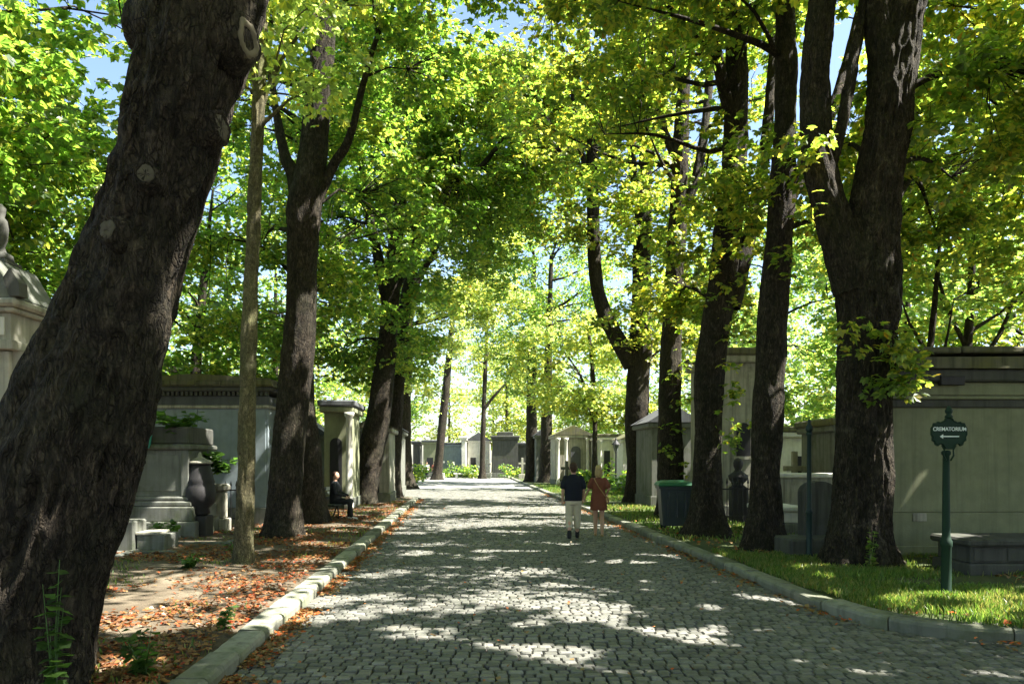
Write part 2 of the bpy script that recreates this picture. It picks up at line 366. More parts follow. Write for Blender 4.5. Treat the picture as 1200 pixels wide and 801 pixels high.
# sand bed of the road
rv = [(26, -20), (26, 6.69)] + [tuple(p) for p in R_E if p[0] < 25.9] + [(-1.0, 90), (-16, 90), (-16, 37), (xL(37), 36.2)] + [tuple(p) for p in L_E[::-1]] + [(xL(-14), -20)]
road = tag(link('road', build_mesh('road', [(x, y, -0.014) for x, y in rv], [np.arange(len(rv))[None, :]]), M['mortar']), kind='structure')
def verge(name, edge, off, outer, zf, m, step=0.22):
    """earth behind a kerb: strips from the kerb's back edge to an outer line"""
    E = np.asarray(edge); T = np.gradient(E, axis=0); T /= np.linalg.norm(T, axis=1)[:, None]
    n = np.stack([T[:, 1], -T[:, 0]], -1) * off[0]
    A = E + n * off[1]; ts = np.concatenate([np.linspace(0, 3.5, 18), np.linspace(4, outer, 10)])
    V = []
    for t in ts:
        p = A + n * t; V.append(np.stack([p[:, 0], p[:, 1], zf(p[:, 0], p[:, 1], t)], -1))
    V = np.stack(V, 1).reshape(-1, 3); k = len(ts)
    i = np.arange(len(E) - 1)[:, None]; j = np.arange(k - 1)[None, :]
    Q = np.stack([i * k + j, i * k + j + 1, (i + 1) * k + j + 1, (i + 1) * k + j], -1).reshape(-1, 4)
    if off[0] < 0: Q = Q[:, ::-1]
    return tag(link(name, build_mesh(name, V, Q, True), m), kind='structure')
def vz(x, y, t=1.0):
    x = np.asarray(x, float); y = np.asarray(y, float)
    p = np.stack([x * 1.3, y * 1.3, x * 0], -1).reshape(-1, 3); q = np.stack([x * 6, y * 6, x * 0 + 5], -1).reshape(-1, 3)
    return (KH - 0.035 + (0.06 * noise3(p) + 0.018 * noise3(q)).reshape(x.shape) * min(1.0, 0.25 + t))
KW = 0.27
verge('verge_left', L_E, (-1, KW - 0.01), 40, vz, M['dirt'])
# right verge, as a fan from the curved kerb
Er = np.array([p for p in R_E if p[0] < 25.5])
def verge_right():
    T = np.gradient(Er, axis=0); T /= np.linalg.norm(T, axis=1)[:, None]; n = np.stack([T[:, 1], -T[:, 0]], -1)
    A = Er + n * (KW - 0.01); far = np.stack([np.maximum(A[:, 0] + 0.5, 26 + 0 * A[:, 0]), np.maximum(A[:, 1], 0) * 0.86 + 12], -1)
    far[:, 0] = 30; ts = np.linspace(0, 1, 40) ** 1.8; V = []
    for t in ts:
        p = A * (1 - t) + far * t; V.append(np.stack([p[:, 0], p[:, 1], vz(p[:, 0], p[:, 1], t * 10)], -1))
    V = np.stack(V, 1).reshape(-1, 3); k = len(ts); i = np.arange(len(Er) - 1)[:, None]; j = np.arange(k - 1)[None, :]
    Q = np.stack([i * k + j, i * k + j + 1, (i + 1) * k + j + 1, (i + 1) * k + j], -1).reshape(-1, 4)
    return tag(link('verge_right', build_mesh('verge_right', V, Q, True), M['earth_green']), kind='structure')
verge_right()

def kerb(name, E, side, lens, seed):
    rs = random.Random(seed); E = np.asarray(E); s = np.concatenate([[0], np.cumsum(np.linalg.norm(np.diff(E, axis=0), axis=1))])
    root = tag(bpy.data.objects.new(name, None), kind='structure'); COL.objects.link(root)
    a = 0.0
    while a < s[-1] - 0.3:
        L = rs.uniform(*lens); b = min(a + L, s[-1]); m = 7
        ss = np.linspace(a + 0.01, b - 0.01, m); P = np.stack([np.interp(ss, s, E[:, 0]), np.interp(ss, s, E[:, 1])], -1)
        T = np.gradient(P, axis=0); T /= np.linalg.norm(T, axis=1)[:, None]; n = np.stack([T[:, 1], -T[:, 0]], -1) * side
        j = rs.uniform(-0.014, 0.014); zt = KH + rs.uniform(-0.009, 0.009); w = KW + rs.uniform(-0.02, 0.02); tl = rs.uniform(-.012, .012)
        prof = [(0.012 + j, -0.08), (0.0 + j, zt - 0.045), (0.012 + j, zt - 0.014), (0.04 + j, zt), (w - 0.02, zt + tl), (w, zt - 0.02 + tl), (w, -0.08)]
        V = []
        for q in range(m):
            for o, z in prof:
                V.append((*(P[q] + n[q] * o), z))
        V = np.array(V); V += (np.array([rs.random() for _ in range(V.size)]).reshape(V.shape) - .5) * 0.009
        k = len(prof); Q = grid_quads(m, k)
        if side > 0: Q = Q[:, ::-1]
        c = V.mean(0); c[2] = 0
        caps = [np.arange(k)[None, :], (np.arange(k)[::-1] + (m - 1) * k)[None, :]]
        link('kerb_stone', build_mesh('kerb_stone', V - c, [Q] + caps), M['kerb'], root, c); a = b
    return root
kerb('kerb_left', L_E[(L_E[:, 1] > -2)], -1, (0.75, 1.15), 3)
kerb('kerb_right', np.array([p for p in R_E if p[0] < 13 and p[1] < 75]), 1, (0.8, 1.3), 4)

# setts: rows across the road
def setts():
    rs = np.random.default_rng(11); hw, hd = [], []
    cells = []                        # x0,x1,y0,y1 in the road's own frame
    y = 4.8; row = 0
    while y < 46:
        rd = rs.uniform(0.094, 0.116) * (1.0 if y < 26 else 1.25)
        if y < 6.85: a, b = xL(y) , 9.5
        else:
            a = xL(y); b = np.interp(y, Er[::-1][::-1][:, 1][np.argsort(Er[:, 1])], Er[:, 0][np.argsort(Er[:, 1])])
        vis = (max(a, -0.75 * y - .3), min(b, 0.75 * y + .3))
        if y > 36: vis = (max(-0.75 * y, -11), vis[1])
        x = vis[0] + rs.uniform(0, 0.1) * (vis[0] > a + 0.01)
        while x < vis[1] - 0.06:
            w = rs.uniform(0.09, 0.15) * (1.0 if y < 26 else 1.6)
            cells.append((x, min(x + w, vis[1]), y, y + rd)); x += w
        y += rd * (1.0 if y < 28 else 1.0); row += 1
    C = np.array(cells); g = 0.0075
    cx = (C[:, 0] + C[:, 1]) / 2; cyy = (C[:, 2] + C[:, 3]) / 2
    cyy = cyy + 0.02 * np.sin(cx * 0.9 + 1) - 0.0 * cx
    sx = np.maximum((C[:, 1] - C[:, 0]) / 2 - g, 0.02); sy = (C[:, 3] - C[:, 2]) / 2 - g
    crown = 0.05 * (1 - ((cx - (xL(cyy) + xR(cyy)) / 2) / 3.4) ** 2).clip(0, 1)
    und = 0.02 * noise3(np.stack([cx * 0.5, cyy * 0.5, cx * 0], -1))
    cz = crown * 0.6 + und + rs.normal(0, 0.0035, len(C)); rot = rs.normal(0, 0.03, len(C)); tx = rs.normal(0, .028, len(C)); ty = rs.normal(0, .028, len(C))
    # template: foot ring, shoulder ring, top ring, middle
    def templ(r):
        b = np.array([(-1, -1), (1, -1), (1, 1), (-1, 1)], float)
        j = lambda s: r.normal(0, s, (4, 2))
        V = np.vstack([np.c_[b * 1.0 + j(.02), np.full(4, -.06)], np.c_[b * (0.99 + r.normal(0, .03)) + j(.05), np.full(4, -.009)], np.c_[b * 0.78 + j(.06), np.full(4, 0.0)], [[r.normal(0, .1), r.normal(0, .1), 0.002]]])
        return V
    Q = np.vstack([np.array([[i, (i + 1) % 4, 4 + (i + 1) % 4, 4 + i] for i in range(4)]), np.array([[4 + i, 4 + (i + 1) % 4, 8 + (i + 1) % 4, 8 + i] for i in range(4)])])
    T3 = np.array([[8 + i, 8 + (i + 1) % 4, 12] for i in range(4)])
    # the 300 that show largest
    u = 600 + F * cx / cyy; v = HY + F * (H - cz) / cyy; area = (2 * sx * F / cyy) * (2 * sy * H * F / cyy ** 2)
    inn = (u > 5) & (u < 1195) & (v < 799); area = np.where(inn, area, 0); big = np.argsort(-area)[:300]; isb = np.zeros(len(C), bool); isb[big] = True
    variants = [build_mesh('sett', templ(rs), [Q, T3]) for _ in range(14)]
    for i in big:
        o = link('sett', variants[int(rs.integers(14))], M['sett'], road, (cx[i], cyy[i], cz[i]))
        o.scale = (sx[i], sy[i], 1); o.rotation_euler = (tx[i] * .6, ty[i] * .6, RZ * 0.5 + rot[i])
    I = np.where(~isb)[0]; TV = np.stack([templ(rs) for _ in range(60)])[rs.integers(0, 60, len(I))]
    X = TV[:, :, 0] * sx[I, None]; Y = TV[:, :, 1] * sy[I, None]; Z = TV[:, :, 2] + X * tx[I, None] * .6 + Y * ty[I, None] * .6
    a = (RZ * 0.5 + rot[I])[:, None]; V = np.stack([cx[I, None] + X * np.cos(a) - Y * np.sin(a), cyy[I, None] + X * np.sin(a) + Y * np.cos(a), cz[I, None] + Z], -1)
    o = (np.arange(len(I)) * 13)[:, None, None]
    me = build_mesh('smaller_setts', V.reshape(-1, 3), [(Q[None] + o).reshape(-1, 4), (T3[None] + o).reshape(-1, 3)])
    tag(link('smaller_setts', me, M['sett'], road), kind='stuff')
setts()
fr = sheet('far_paving', np.array([-16, -8, 0, 3.]), np.array([45.5, 60, 75, 90.]), lambda X, Y: X * 0 + 0.012, M['far_setts'])
fr.parent = road; del fr['kind']

# ------------------------------------------------------------------ trees
def leaf_template(n):
    """n leaflets spread like a hand; n == 1 is one broad bent blade"""
    if n == 1: spec = [(0, 1.0, 0.52)]
    elif n == 3: spec = [(-58, .85, .36), (0, 1, .38), (58, .85, .36)]
    else: spec = [(-80, .62, .22), (-40, .88, .25), (0, 1, .27), (40, .88, .25), (80, .62, .22)]
    V, Q = [], []
    for a, L, w in spec:
        a = math.radians(a); ca, sa = math.cos(a), math.sin(a); k = len(V)
        for (l, s, z) in ((0.02, 0, 0), (0.62, -w, -.03), (1, 0, -.2), (0.62, w, -.03)):
            x, y = l * L, s; V.append((x * ca - y * sa, x * sa + y * ca, z * L))
        Q.append((k, k + 1, k + 2, k + 3))
    return np.array(V), np.array(Q)
LT = {n: leaf_template(n) for n in (1, 3, 5)}
def leaves_mesh(P, A, Nn, size, n):
    """leaf at P, pointing along A, with face normal about Nn"""
    T, Q = LT[n]; A = A / np.linalg.norm(A, axis=1)[:, None]
    B = np.cross(Nn, A); B /= np.linalg.norm(B, axis=1)[:, None] + 1e-9; Cn = np.cross(A, B)
    V = P[:, None, :] + size[:, None, None] * (T[None, :, 0:1] * A[:, None] + T[None, :, 1:2] * B[:, None] + T[None, :, 2:3] * Cn[:, None])
    return V.reshape(-1, 3), (Q[None] + (np.arange(len(P)) * len(T))[:, None, None]).reshape(-1, 4)
def sprays_to_leaves(C, r, per, lsize, spread=0.55, droop=0.35, seedf=1.0):
    """C (n,3): spray centres -> leaf positions, axes, normals"""
    n = len(C); th = r.uniform(0, 2 * math.pi, n); tilt = r.normal(0.0, 0.28, n)
    nrm = np.stack([np.sin(tilt) * np.cos(th), np.sin(tilt) * np.sin(th), np.cos(tilt)], -1)
    u = np.cross(nrm, np.array([0.3, 1, .1])); u /= np.linalg.norm(u, axis=1)[:, None]; v = np.cross(nrm, u)
    a = r.uniform(0, 2 * math.pi, (n, per)); q = np.sqrt(r.uniform(0.02, 1, (n, per))) * spread * r.uniform(.6, 1.25, (n, 1))
    dirv = np.cos(a)[..., None] * u[:, None] + np.sin(a)[..., None] * v[:, None]
    P = C[:, None] + dirv * q[..., None] + nrm[:, None] * (r.normal(0, 0.10, (n, per)) - 0.45 * q ** 2)[..., None]
    A = dirv + r.normal(0, .45, dirv.shape); A[..., 2] -= droop
    Nn = nrm[:, None] + r.normal(0, 0.32, dirv.shape)
    return P.reshape(-1, 3), A.reshape(-1, 3), Nn.reshape(-1, 3), (lsize * r.uniform(.65, 1.2, n * per))
LEAFCOUNT = [0]
SHAFT = 0.613
def clear_shafts(P):
    """the canopy's gaps: places where no leaf hangs anywhere along the way to the sun, as between real boughs"""
    g = P[:, :2] - np.array([S.x, S.y]) / S.z * P[:, 2:3]; z0 = np.zeros(len(g))
    a = noise3(np.c_[g * np.array([1.7, 2.3]), z0 + 3.3]); b = noise3(np.c_[g * 0.4, z0 + 8.1]); c = noise3(np.c_[g * 5.0, z0 + 1.7])
    e = .3 * np.exp(-(((g - np.array([-4.2, 43.0])) / np.array([4.5, 4.5])) ** 2).sum(1)) + .055 * np.exp(-((g - np.array([5.6, 9.4])) ** 2).sum(1) / 6.0) + .06 * np.exp(-((g - np.array([-5.4, 5.6])) ** 2).sum(1) / 3.0) + .04 * np.exp(-((g - np.array([-3.6, 8.0])) ** 2).sum(1) / 6.0)  # extra gaps aimed to light the far road, signpost grass, leaning trunk and left verge
    return a * .72 + b * .15 + c * .13 + e > SHAFT
def crown_part(name, C, parent, loc, m, r, per=16, lsize=0.21, spread=0.55, lod=None, shafts=True):
    """leaf sprays at world points C; leaflets are drawn finer where the photograph shows them finer"""
    C = np.asarray(C); d = C[:, 1]; zz = C[:, 2]
    inview = (d > 1) & (np.abs(C[:, 0]) < 0.75 * np.abs(d) + 1.5) & (zz < H + 0.66 * np.abs(d) + 1.5)
    cls = np.where(~inview, 0, np.where(d < 21, 2, np.where(d < 36, 1, 0)))
    if lod is not None: cls = np.minimum(cls, lod)
    Vs, Qs, k = [], [], 0
    for c, (n, pp, ls) in enumerate(((1, per * 0.72, lsize * 1.28), (3, per * 0.9, lsize * 1.05), (5, per, lsize))):
        I = np.where(cls == c)[0]
        if not len(I): continue
        P, A, Nn, sz = sprays_to_leaves(C[I], r, max(4, int(pp)), ls, spread)
        ok = ~clear_shafts(P) if shafts else np.ones(len(P), bool); P, A, Nn, sz = P[ok], A[ok], Nn[ok], sz[ok]
        V, Q = leaves_mesh(P - np.asarray(loc), A, Nn, sz, n); Vs.append(V); Qs.append(Q + k); k += len(V); LEAFCOUNT[0] += len(Q) * 2
    return link(name, build_mesh(name, np.vstack(Vs), np.vstack(Qs)), m, parent)

def ellipsoid_pts(n, c, R, r, gap=0.50, ns=0.5, hollow=0.3, soff=0):
    """points in an ellipsoid, thinned by a slow noise so that boughs and gaps form"""
    out = []; tot = 0
    while tot < n:
        p = r.normal(size=(n * 3, 3)); p /= np.linalg.norm(p, axis=1)[:, None]; p *= (r.uniform(hollow ** 3, 1, n * 3) ** (1 / 3))[:, None]
        p = p * np.asarray(R) + np.asarray(c)
        f = noise3(p * ns * np.array([1, 1, 1.5]) + soff) ; p = p[f > gap]; out.append(p); tot += len(p)
    return np.vstack(out)[:n]
def tunnel_ok(p, w=3.6, h=9.5):
    xc = (xL(p[:, 1]) + xR(p[:, 1])) / 2
    return ((p[:, 0] - xc) / w) ** 2 + (p[:, 2] / h) ** 2 > 1

def trunk_mesh(path, rad, seg, amp, flare, r, step, top_close=True):
    P = resample(np.c_[path, rad], step); pts, R = P[:, :3], P[:, 3]; n = len(pts)
    T, U, B = frames(pts); a = np.arange(seg) * 2 * math.pi / seg; h = np.concatenate([[0], np.cumsum(np.linalg.norm(np.diff(pts, axis=0), axis=1))])
    ph = r.uniform(0, 6.28, 3); so = r.uniform(0, 200)
    A, Hh = np.meshgrid(a, h); RR = np.repeat(R[:, None], seg, 1)
    if flare > 0:
        lob = 0.55 + 0.45 * np.cos(5 * A + ph[0] + 0.4 * np.sin(2 * A + ph[1])) 
        RR = RR * (1 + flare * np.exp(-Hh / 0.42) * (0.35 + 0.9 * lob) + 0.10 * flare * np.exp(-Hh / 1.3))
    q = np.stack([np.cos(A) * RR, np.sin(A) * RR, Hh], -1).reshape(-1, 3)
    lump = noise3(q * np.array([2.0, 2.0, 0.9]) + so) - 0.5
    rid = noise3(q * np.array([16, 16, 3.4]) + so + 50 + 1.5 * lump[:, None]); rid = 1 - np.abs(2 * rid - 1)
    rid2 = noise3(q * np.array([30, 30, 7.0]) + so + 90)
    lump2 = noise3(q * np.array([5.0, 5.0, 2.2]) + so + 31) - 0.5
    disp = (lump * 0.26 + lump2 * .13) * R.repeat(seg) + amp * ((rid - 0.72) * 1.5 + (rid2 - .5) * 0.5)
    RR = RR + disp.reshape(RR.shape)
    V = pts[:, None] + RR[..., None] * (np.cos(A)[..., None] * U[:, None] + np.sin(A)[..., None] * B[:, None])
    return V.reshape(-1, 3), grid_quads(n, seg), P

def make_tree(name, label, d, trunk, limbs=(), crown=(), m='leaf_green', barkm='bark', seed=1, fine=1, flare=0.6, group='trees lining the avenue',
              skirt=None, shoots=(), per=38, lsize=0.145, spread=0.50, lod=None, tun=True, twigs=True, base_z=None, nb=16):
    """trunk/limbs: rows (px, py, width_px[, depth offset]) read off the photograph at depth d"""
    r = np.random.default_rng(seed)
    def rows(L): 
        return np.array([list(px(q[0], q[1], d + (q[3] if len(q) > 3 else 0))) + [0.87 * q[2] * (d + (q[3] if len(q) > 3 else 0)) / F / 2] for q in L])
    T = rows(trunk); loc = np.array([T[0][0], T[0][1], 0.1 if base_z is None else base_z]); T[0][2] = loc[2] - 0.12
    root = thing(name, label, 'tree', loc, 0, group)
    seg, step, amp = {2: (200, 0.026, 0.05), 1: (64, 0.07, 0.022), 0: (18, 0.35, 0.02)}[fine]
    V, Q, sk = trunk_mesh(T[:, :3], T[:, 3], seg, amp, flare, r, step)
    o = link('trunk', build_mesh('trunk', V - loc, Q, True), M[barkm], root)
    skel = [sk[int(len(sk) * .35):]]
    for L in limbs:
        Lr = rows(L); V, Q, s2 = trunk_mesh(Lr[:, :3], Lr[:, 3], max(10, seg // 2), amp * .7, 0, r, step * 1.3)
        link('limb', build_mesh('limb', V - loc, Q, True), M[barkm], root); skel.append(s2)
    pts = []
    for (ox, oy, cz, rx, ry, rz, n) in crown:
        n = int(n * 1.25)
        if group == 'trees lining the avenue' and rz > 3 and d < 26: cz += 1.7; rz *= .85; n = int(n * .68)
        p = ellipsoid_pts(n, (loc[0] + ox, loc[1] + oy, cz), (rx, ry, rz), r, soff=seed * 7.3)
        pts.append(p)
    if pts:
        C = np.vstack(pts)
        if tun: C = C[tunnel_ok(C)]
        # keep leaves from crowding the lens
        C = C[(np.linalg.norm(C - np.array([0, 0, H]), axis=1) > 5.5) & (C[:, 2] > 1.9)]
        # boughs towards groups of sprays, twigs from boughs to sprays
        mb = MB(); S0 = np.vstack(skel); S0 = S0[S0[:, 2] > 2.2] if (S0[:, 2] > 2.2).any() else S0; nodes = [S0[:, :3]]
        if twigs and len(C) > 20:
            tg = C[r.choice(len(C), min(nb, len(C)), replace=False)]
            for t in tg:
                cost = np.linalg.norm(S0[:, :3] - t, axis=1) + 2.0 * np.maximum(0, S0[:, 2] - t[2] + 0.6); k = int(np.argmin(cost)); a = S0[k, :3]; L = np.linalg.norm(t - a)
                if L < 0.6: continue
                mid = (a + t) / 2 + np.array([0, 0, 0.12 * L]) + r.normal(0, .06 * L, 3)
                q1 = a * .7 + mid * .3 + r.normal(0, .03 * L, 3)
                r0 = min(S0[k, 3] * 0.6, 0.018 * L + 0.02)
                bp = resample(np.c_[np.vstack([a, q1, mid, t]), [r0, r0 * .8, r0 * .5, 0.008]], 0.35 if fine else 0.8)
                Vb, Qb = tube(bp[:, :3] - loc, np.maximum(bp[:, 3], .006), 7 if fine else 4); mb.add(Vb, Qb); nodes.append(bp[:, :3])
            Nd = np.vstack(nodes)
            sel = C if fine else C[:: 3]
            for t in sel:
                if t[1] > 40: continue
                dd = np.linalg.norm(Nd - t, axis=1); k = int(np.argmin(dd)); L = dd[k]
                if L > 2.8 or L < 0.15: continue
                a = Nd[k]; mid = (a + t) / 2 + np.array([0, 0, 0.1 * L]) + r.normal(0, .07 * L, 3)
                rr = 0.006 + 0.006 * L
                Vb, Qb = tube(np.vstack([a, mid, t]) - loc, np.array([rr, rr * .7, .004]), 3); mb.add(Vb, Qb)
            if mb.n: tag(mb.build('branches', M[barkm], root, True), kind='stuff')
        crown_part('crown', C, root, loc, M[m], r, per, lsize, spread, lod)
    if shoots:
        sp = []
        for (x, y, off, n, sx, sy) in shoots:       # leafy shoots growing straight out of the bark
            for _ in range(n):
                sp.append(px(x + r.normal(0, sx), y + r.normal(0, sy), d + off + r.uniform(-.35, .15)))
        tag(crown_part('trunk_shoots', np.array(sp), root, loc, M[m], r, 11, lsize * 0.95, 0.26, None, False), kind='stuff')
    return root, sk

# --- left row
L1, L1sk = make_tree('chestnut_tree', 'huge leaning dark trunk with pale sawn branch scars, nearest tree by the left kerb', 5.4,
    [(2, 803, 172), (28, 700, 176), (62, 600, 176), (93, 500, 168), (128, 400, 142), (157, 300, 124), (189, 200, 116), (213, 100, 124), (246, 0, 140), (275, -90, 120), (310, -250, 95, .3), (350, -480, 60, .8), (390, -760, 30, 1.2)],
    [[(235, 40, 60), (290, -60, 62, .2), (345, -160, 55, .5), (420, -330, 40, 1.0), (520, -520, 22, 1.5)], [(205, 60, 60), (170, -20, 56, -.1), (120, -160, 45, -.2), (40, -340, 26, -.4)]],
    [(1.8, 1.0, 11.0, 5.2, 5.0, 3.9, 520)], 'leaf_green', seed=21, fine=2, flare=0.35)
make_tree('young_tree', 'slender mossy young tree with straight thin trunk beside the leaf strewn verge', 11.9,
    [(285, 662, 25), (288, 560, 22), (292, 400, 20), (298, 250, 18), (304, 100, 16), (309, -20, 13), (316, -180, 8), (320, -300, 4)],
    [[(300, 150, 8), (320, 90, 6), (350, 40, 4, -.3)], [(303, 110, 8), (285, 40, 6, .3), (262, -20, 4, .5)]],
    [(0.3, 0.3, 9.4, 2.0, 2.0, 2.0, 55)], 'leaf_bright', 'bark_moss', seed=22, flare=0.35)
make_tree('chestnut_tree', 'dark forked chestnut with stubby crotch behind the slender mossy tree', 16.2,
    [(330, 629, 42), (334, 570, 40), (341, 500, 41), (350, 400, 42), (354, 300, 40), (356, 240, 46), (366, 180, 40), (374, 110, 34), (382, 20, 28), (395, -90, 20), (410, -200, 10)],
    [[(352, 250, 26), (344, 205, 20), (333, 180, 14), (322, 120, 9, .3), (310, 40, 7, .6)], [(370, 240, 13), (390, 195, 12), (410, 160, 10, -.2), (428, 90, 8, -.5), (455, 0, 6, -1)]],
    [(1.2, 0.5, 11.6, 4.6, 4.2, 4.2, 430), (1.6, 2.5, 7.6, 3.2, 2.4, 1.5, 60)], 'leaf_green', seed=23)
make_tree('chestnut_tree', 'stout dark trunk half hidden behind the forked chestnut, near seated people', 19.8,
    [(365, 613, 36), (361, 540, 32), (354, 450, 28), (355, 330, 26), (366, 200, 22), (384, 80, 16), (395, -40, 8)], [],
    [(-0.8, 0.5, 11.5, 4.4, 4.2, 4.8, 380), (-1.2, 0, 6.6, 3.2, 3.0, 1.7, 90)], 'leaf_green', seed=24)
make_tree('chestnut_tree', 'right leaning chestnut on the left verge whose boughs arch over the road', 28.6,
    [(424, 591, 34), (431, 550, 33), (441, 500, 32), (452, 420, 27), (458, 350, 23), (462, 300, 20), (470, 220, 15), (480, 120, 10), (490, 20, 6)],
    [[(456, 370, 18), (445, 310, 15), (432, 250, 12), (420, 170, 8, .5), (405, 80, 5, 1)], [(461, 340, 16), (485, 290, 13), (515, 250, 10, -.5), (560, 200, 7, -1), (600, 150, 4, -1.2)]],
    [(1.4, 0, 12.5, 5.0, 4.4, 5.0, 420), (4.2, 0, 14.5, 3.8, 4.0, 3.6, 420), (-0.6, 0, 6.8, 3.4, 3.4, 1.9, 110)], 'leaf_green', seed=25)
make_tree('chestnut_tree', 'straight dark chestnut trunk just right of the leaning one, near the side opening', 33.5,
    [(457, 583, 26), (460, 530, 22), (465, 460, 19), (472, 380, 17), (484, 310, 14), (497, 230, 10), (508, 150, 6)],
    [[(478, 350, 11), (505, 300, 9), (535, 250, 6, -.5), (570, 220, 4, -1)]],
    [(1.6, 0, 12.8, 5.0, 4.4, 5.2, 400), (4.6, 1.5, 15.5, 4.2, 4.0, 3.8, 450), (1.2, 0.5, 7.3, 2.8, 2.6, 1.9, 80)], 'leaf_green', seed=26)
make_tree('chestnut_tree', 'sunlit pale brown trunk beyond the side opening on the left', 47,
    [(474, 571, 24), (473, 530, 20), (474, 480, 17), (478, 400, 14), (482, 300, 9), (488, 210, 4)], [],
    [(0.3, 0, 9.8, 4.4, 4.2, 5.4, 330), (3.5, 0, 15.0, 4.5, 4.2, 3.6, 380), (4.9, -2, 12.4, 3.0, 3.0, 2.3, 260), (0.2, -1.5, 5.6, 2.2, 2.0, 1.7, 60)], 'leaf_bright', seed=27, fine=0)
make_tree('plane_tree', 'thin dark trunk leaning right before the distant white tomb', 70,
    [(512, 561, 12), (516, 520, 11), (521, 470, 11), (528, 400, 8), (534, 330, 4)], [],
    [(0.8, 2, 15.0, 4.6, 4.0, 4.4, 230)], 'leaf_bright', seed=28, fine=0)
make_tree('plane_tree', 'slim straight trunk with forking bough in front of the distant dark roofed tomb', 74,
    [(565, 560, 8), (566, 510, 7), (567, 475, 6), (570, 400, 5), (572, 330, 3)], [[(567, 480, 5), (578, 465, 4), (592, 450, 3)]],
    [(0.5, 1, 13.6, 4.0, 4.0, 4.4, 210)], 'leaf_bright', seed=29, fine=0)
# --- right row
make_tree('chestnut_tree', 'massive low forked trunk on the grass beside the green signpost', 11.7,
    [(1007, 664, 78), (1008, 620, 70), (1011, 560, 66), (1013, 480, 66), (1015, 400, 70), (1017, 330, 76), (1022, 285, 66), (1030, 220, 60), (1038, 150, 57), (1046, 80, 58), (1056, 20, 55), (1072, -50, 46), (1095, -160, 34), (1120, -320, 18)],
    [[(1002, 340, 56), (988, 290, 56), (970, 235, 46), (957, 170, 40), (955, 90, 38), (962, 10, 36), (972, -80, 30), (985, -220, 18), (990, -360, 8)],
     [(1040, 90, 40), (1030, 20, 38), (1022, -60, 30, .2), (1010, -200, 16, .5)],
     [(966, 225, 16), (985, 150, 15, -.2), (997, 90, 15, -.2), (1010, 20, 12, 0), (1020, -60, 8)],
     [(1050, 110, 12), (1080, 95, 9), (1120, 80, 6, -.2), (1160, 78, 4, -.3)]],
    [(-0.6, 0, 11.6, 5.0, 4.6, 4.2, 470), (2.6, 1.5, 7.6, 2.6, 2.6, 1.8, 90)], 'leaf_olive', seed=31, fine=2, flare=0.65,
    shoots=[(1035, 430, -.45, 16, 14, 26), (1060, 420, -.3, 9, 12, 18), (1000, 380, -.45, 3, 10, 20), (960, 200, -.3, 5, 8, 60)])
make_tree('chestnut_tree', 'dark trunk second from the signpost with a limb bending right', 14.0,
    [(895, 643, 48), (896, 590, 42), (899, 500, 38), (904, 400, 38), (911, 300, 34), (916, 230, 32), (920, 150, 28), (921, 60, 27), (918, -30, 22), (912, -160, 12), (905, -280, 5)],
    [[(918, 245, 22), (936, 205, 20), (952, 180, 17, .3), (975, 130, 14, .6), (1000, 40, 10, 1), (1020, -60, 6, 1.3)]],
    [(-1.2, 0, 11.4, 4.6, 4.2, 4.2, 380), (1.5, 1, 7.0, 2.6, 2.6, 1.6, 60)], 'leaf_olive', seed=32, flare=0.55,
    shoots=[(918, 350, -.3, 3, 6, 60)])
make_tree('chestnut_tree', 'ivy sprouting trunk with flared sunlit roots just behind the bin', 16.4,
    [(829, 629, 44), (829, 580, 36), (830, 500, 36), (834, 420, 38), (845, 340, 38), (855, 260, 36), (861, 180, 32), (863, 100, 30), (861, 10, 26), (858, -90, 20), (855, -220, 10)],
    [[(856, 360, 24), (872, 300, 22), (884, 250, 18, .3), (897, 170, 15, .5), (905, 80, 12, .8), (910, -20, 8, 1)], [(860, 150, 16), (845, 90, 14, -.3), (835, 20, 10, -.4), (822, -80, 6, -.6)]],
    [(-1.2, 0, 11.4, 4.4, 4.2, 4.6, 380), (0.6, 1.6, 6.6, 2.0, 1.6, 1.4, 40)], 'leaf_olive', seed=33, flare=0.95,
    shoots=[(850, 300, -.4, 26, 12, 80), (856, 470, -.4, 7, 8, 25), (840, 150, -.4, 14, 16, 60)])
make_tree('chestnut_tree', 'upright trunk directly behind the bin with green shoots', 22.0,
    [(787, 605, 38), (786, 560, 33), (785, 480, 30), (787, 400, 29), (791, 320, 26), (795, 240, 23), (798, 160, 20), (802, 80, 15), (806, 0, 11), (810, -90, 5)],
    [[(796, 260, 16), (815, 210, 14), (826, 150, 12, .3), (834, 60, 9, .6), (840, -20, 5, .8)], [(797, 200, 12), (778, 150, 10), (765, 80, 8, -.3), (756, 10, 5, -.5)]],
    [(-1.0, 0, 11.8, 4.4, 4.0, 4.8, 360), (0.6, 1.2, 6.8, 2.0, 1.8, 1.6, 45)], 'leaf_olive', seed=34, flare=0.5,
    shoots=[(795, 330, -.4, 22, 10, 80), (785, 520, -.4, 5, 8, 20)])
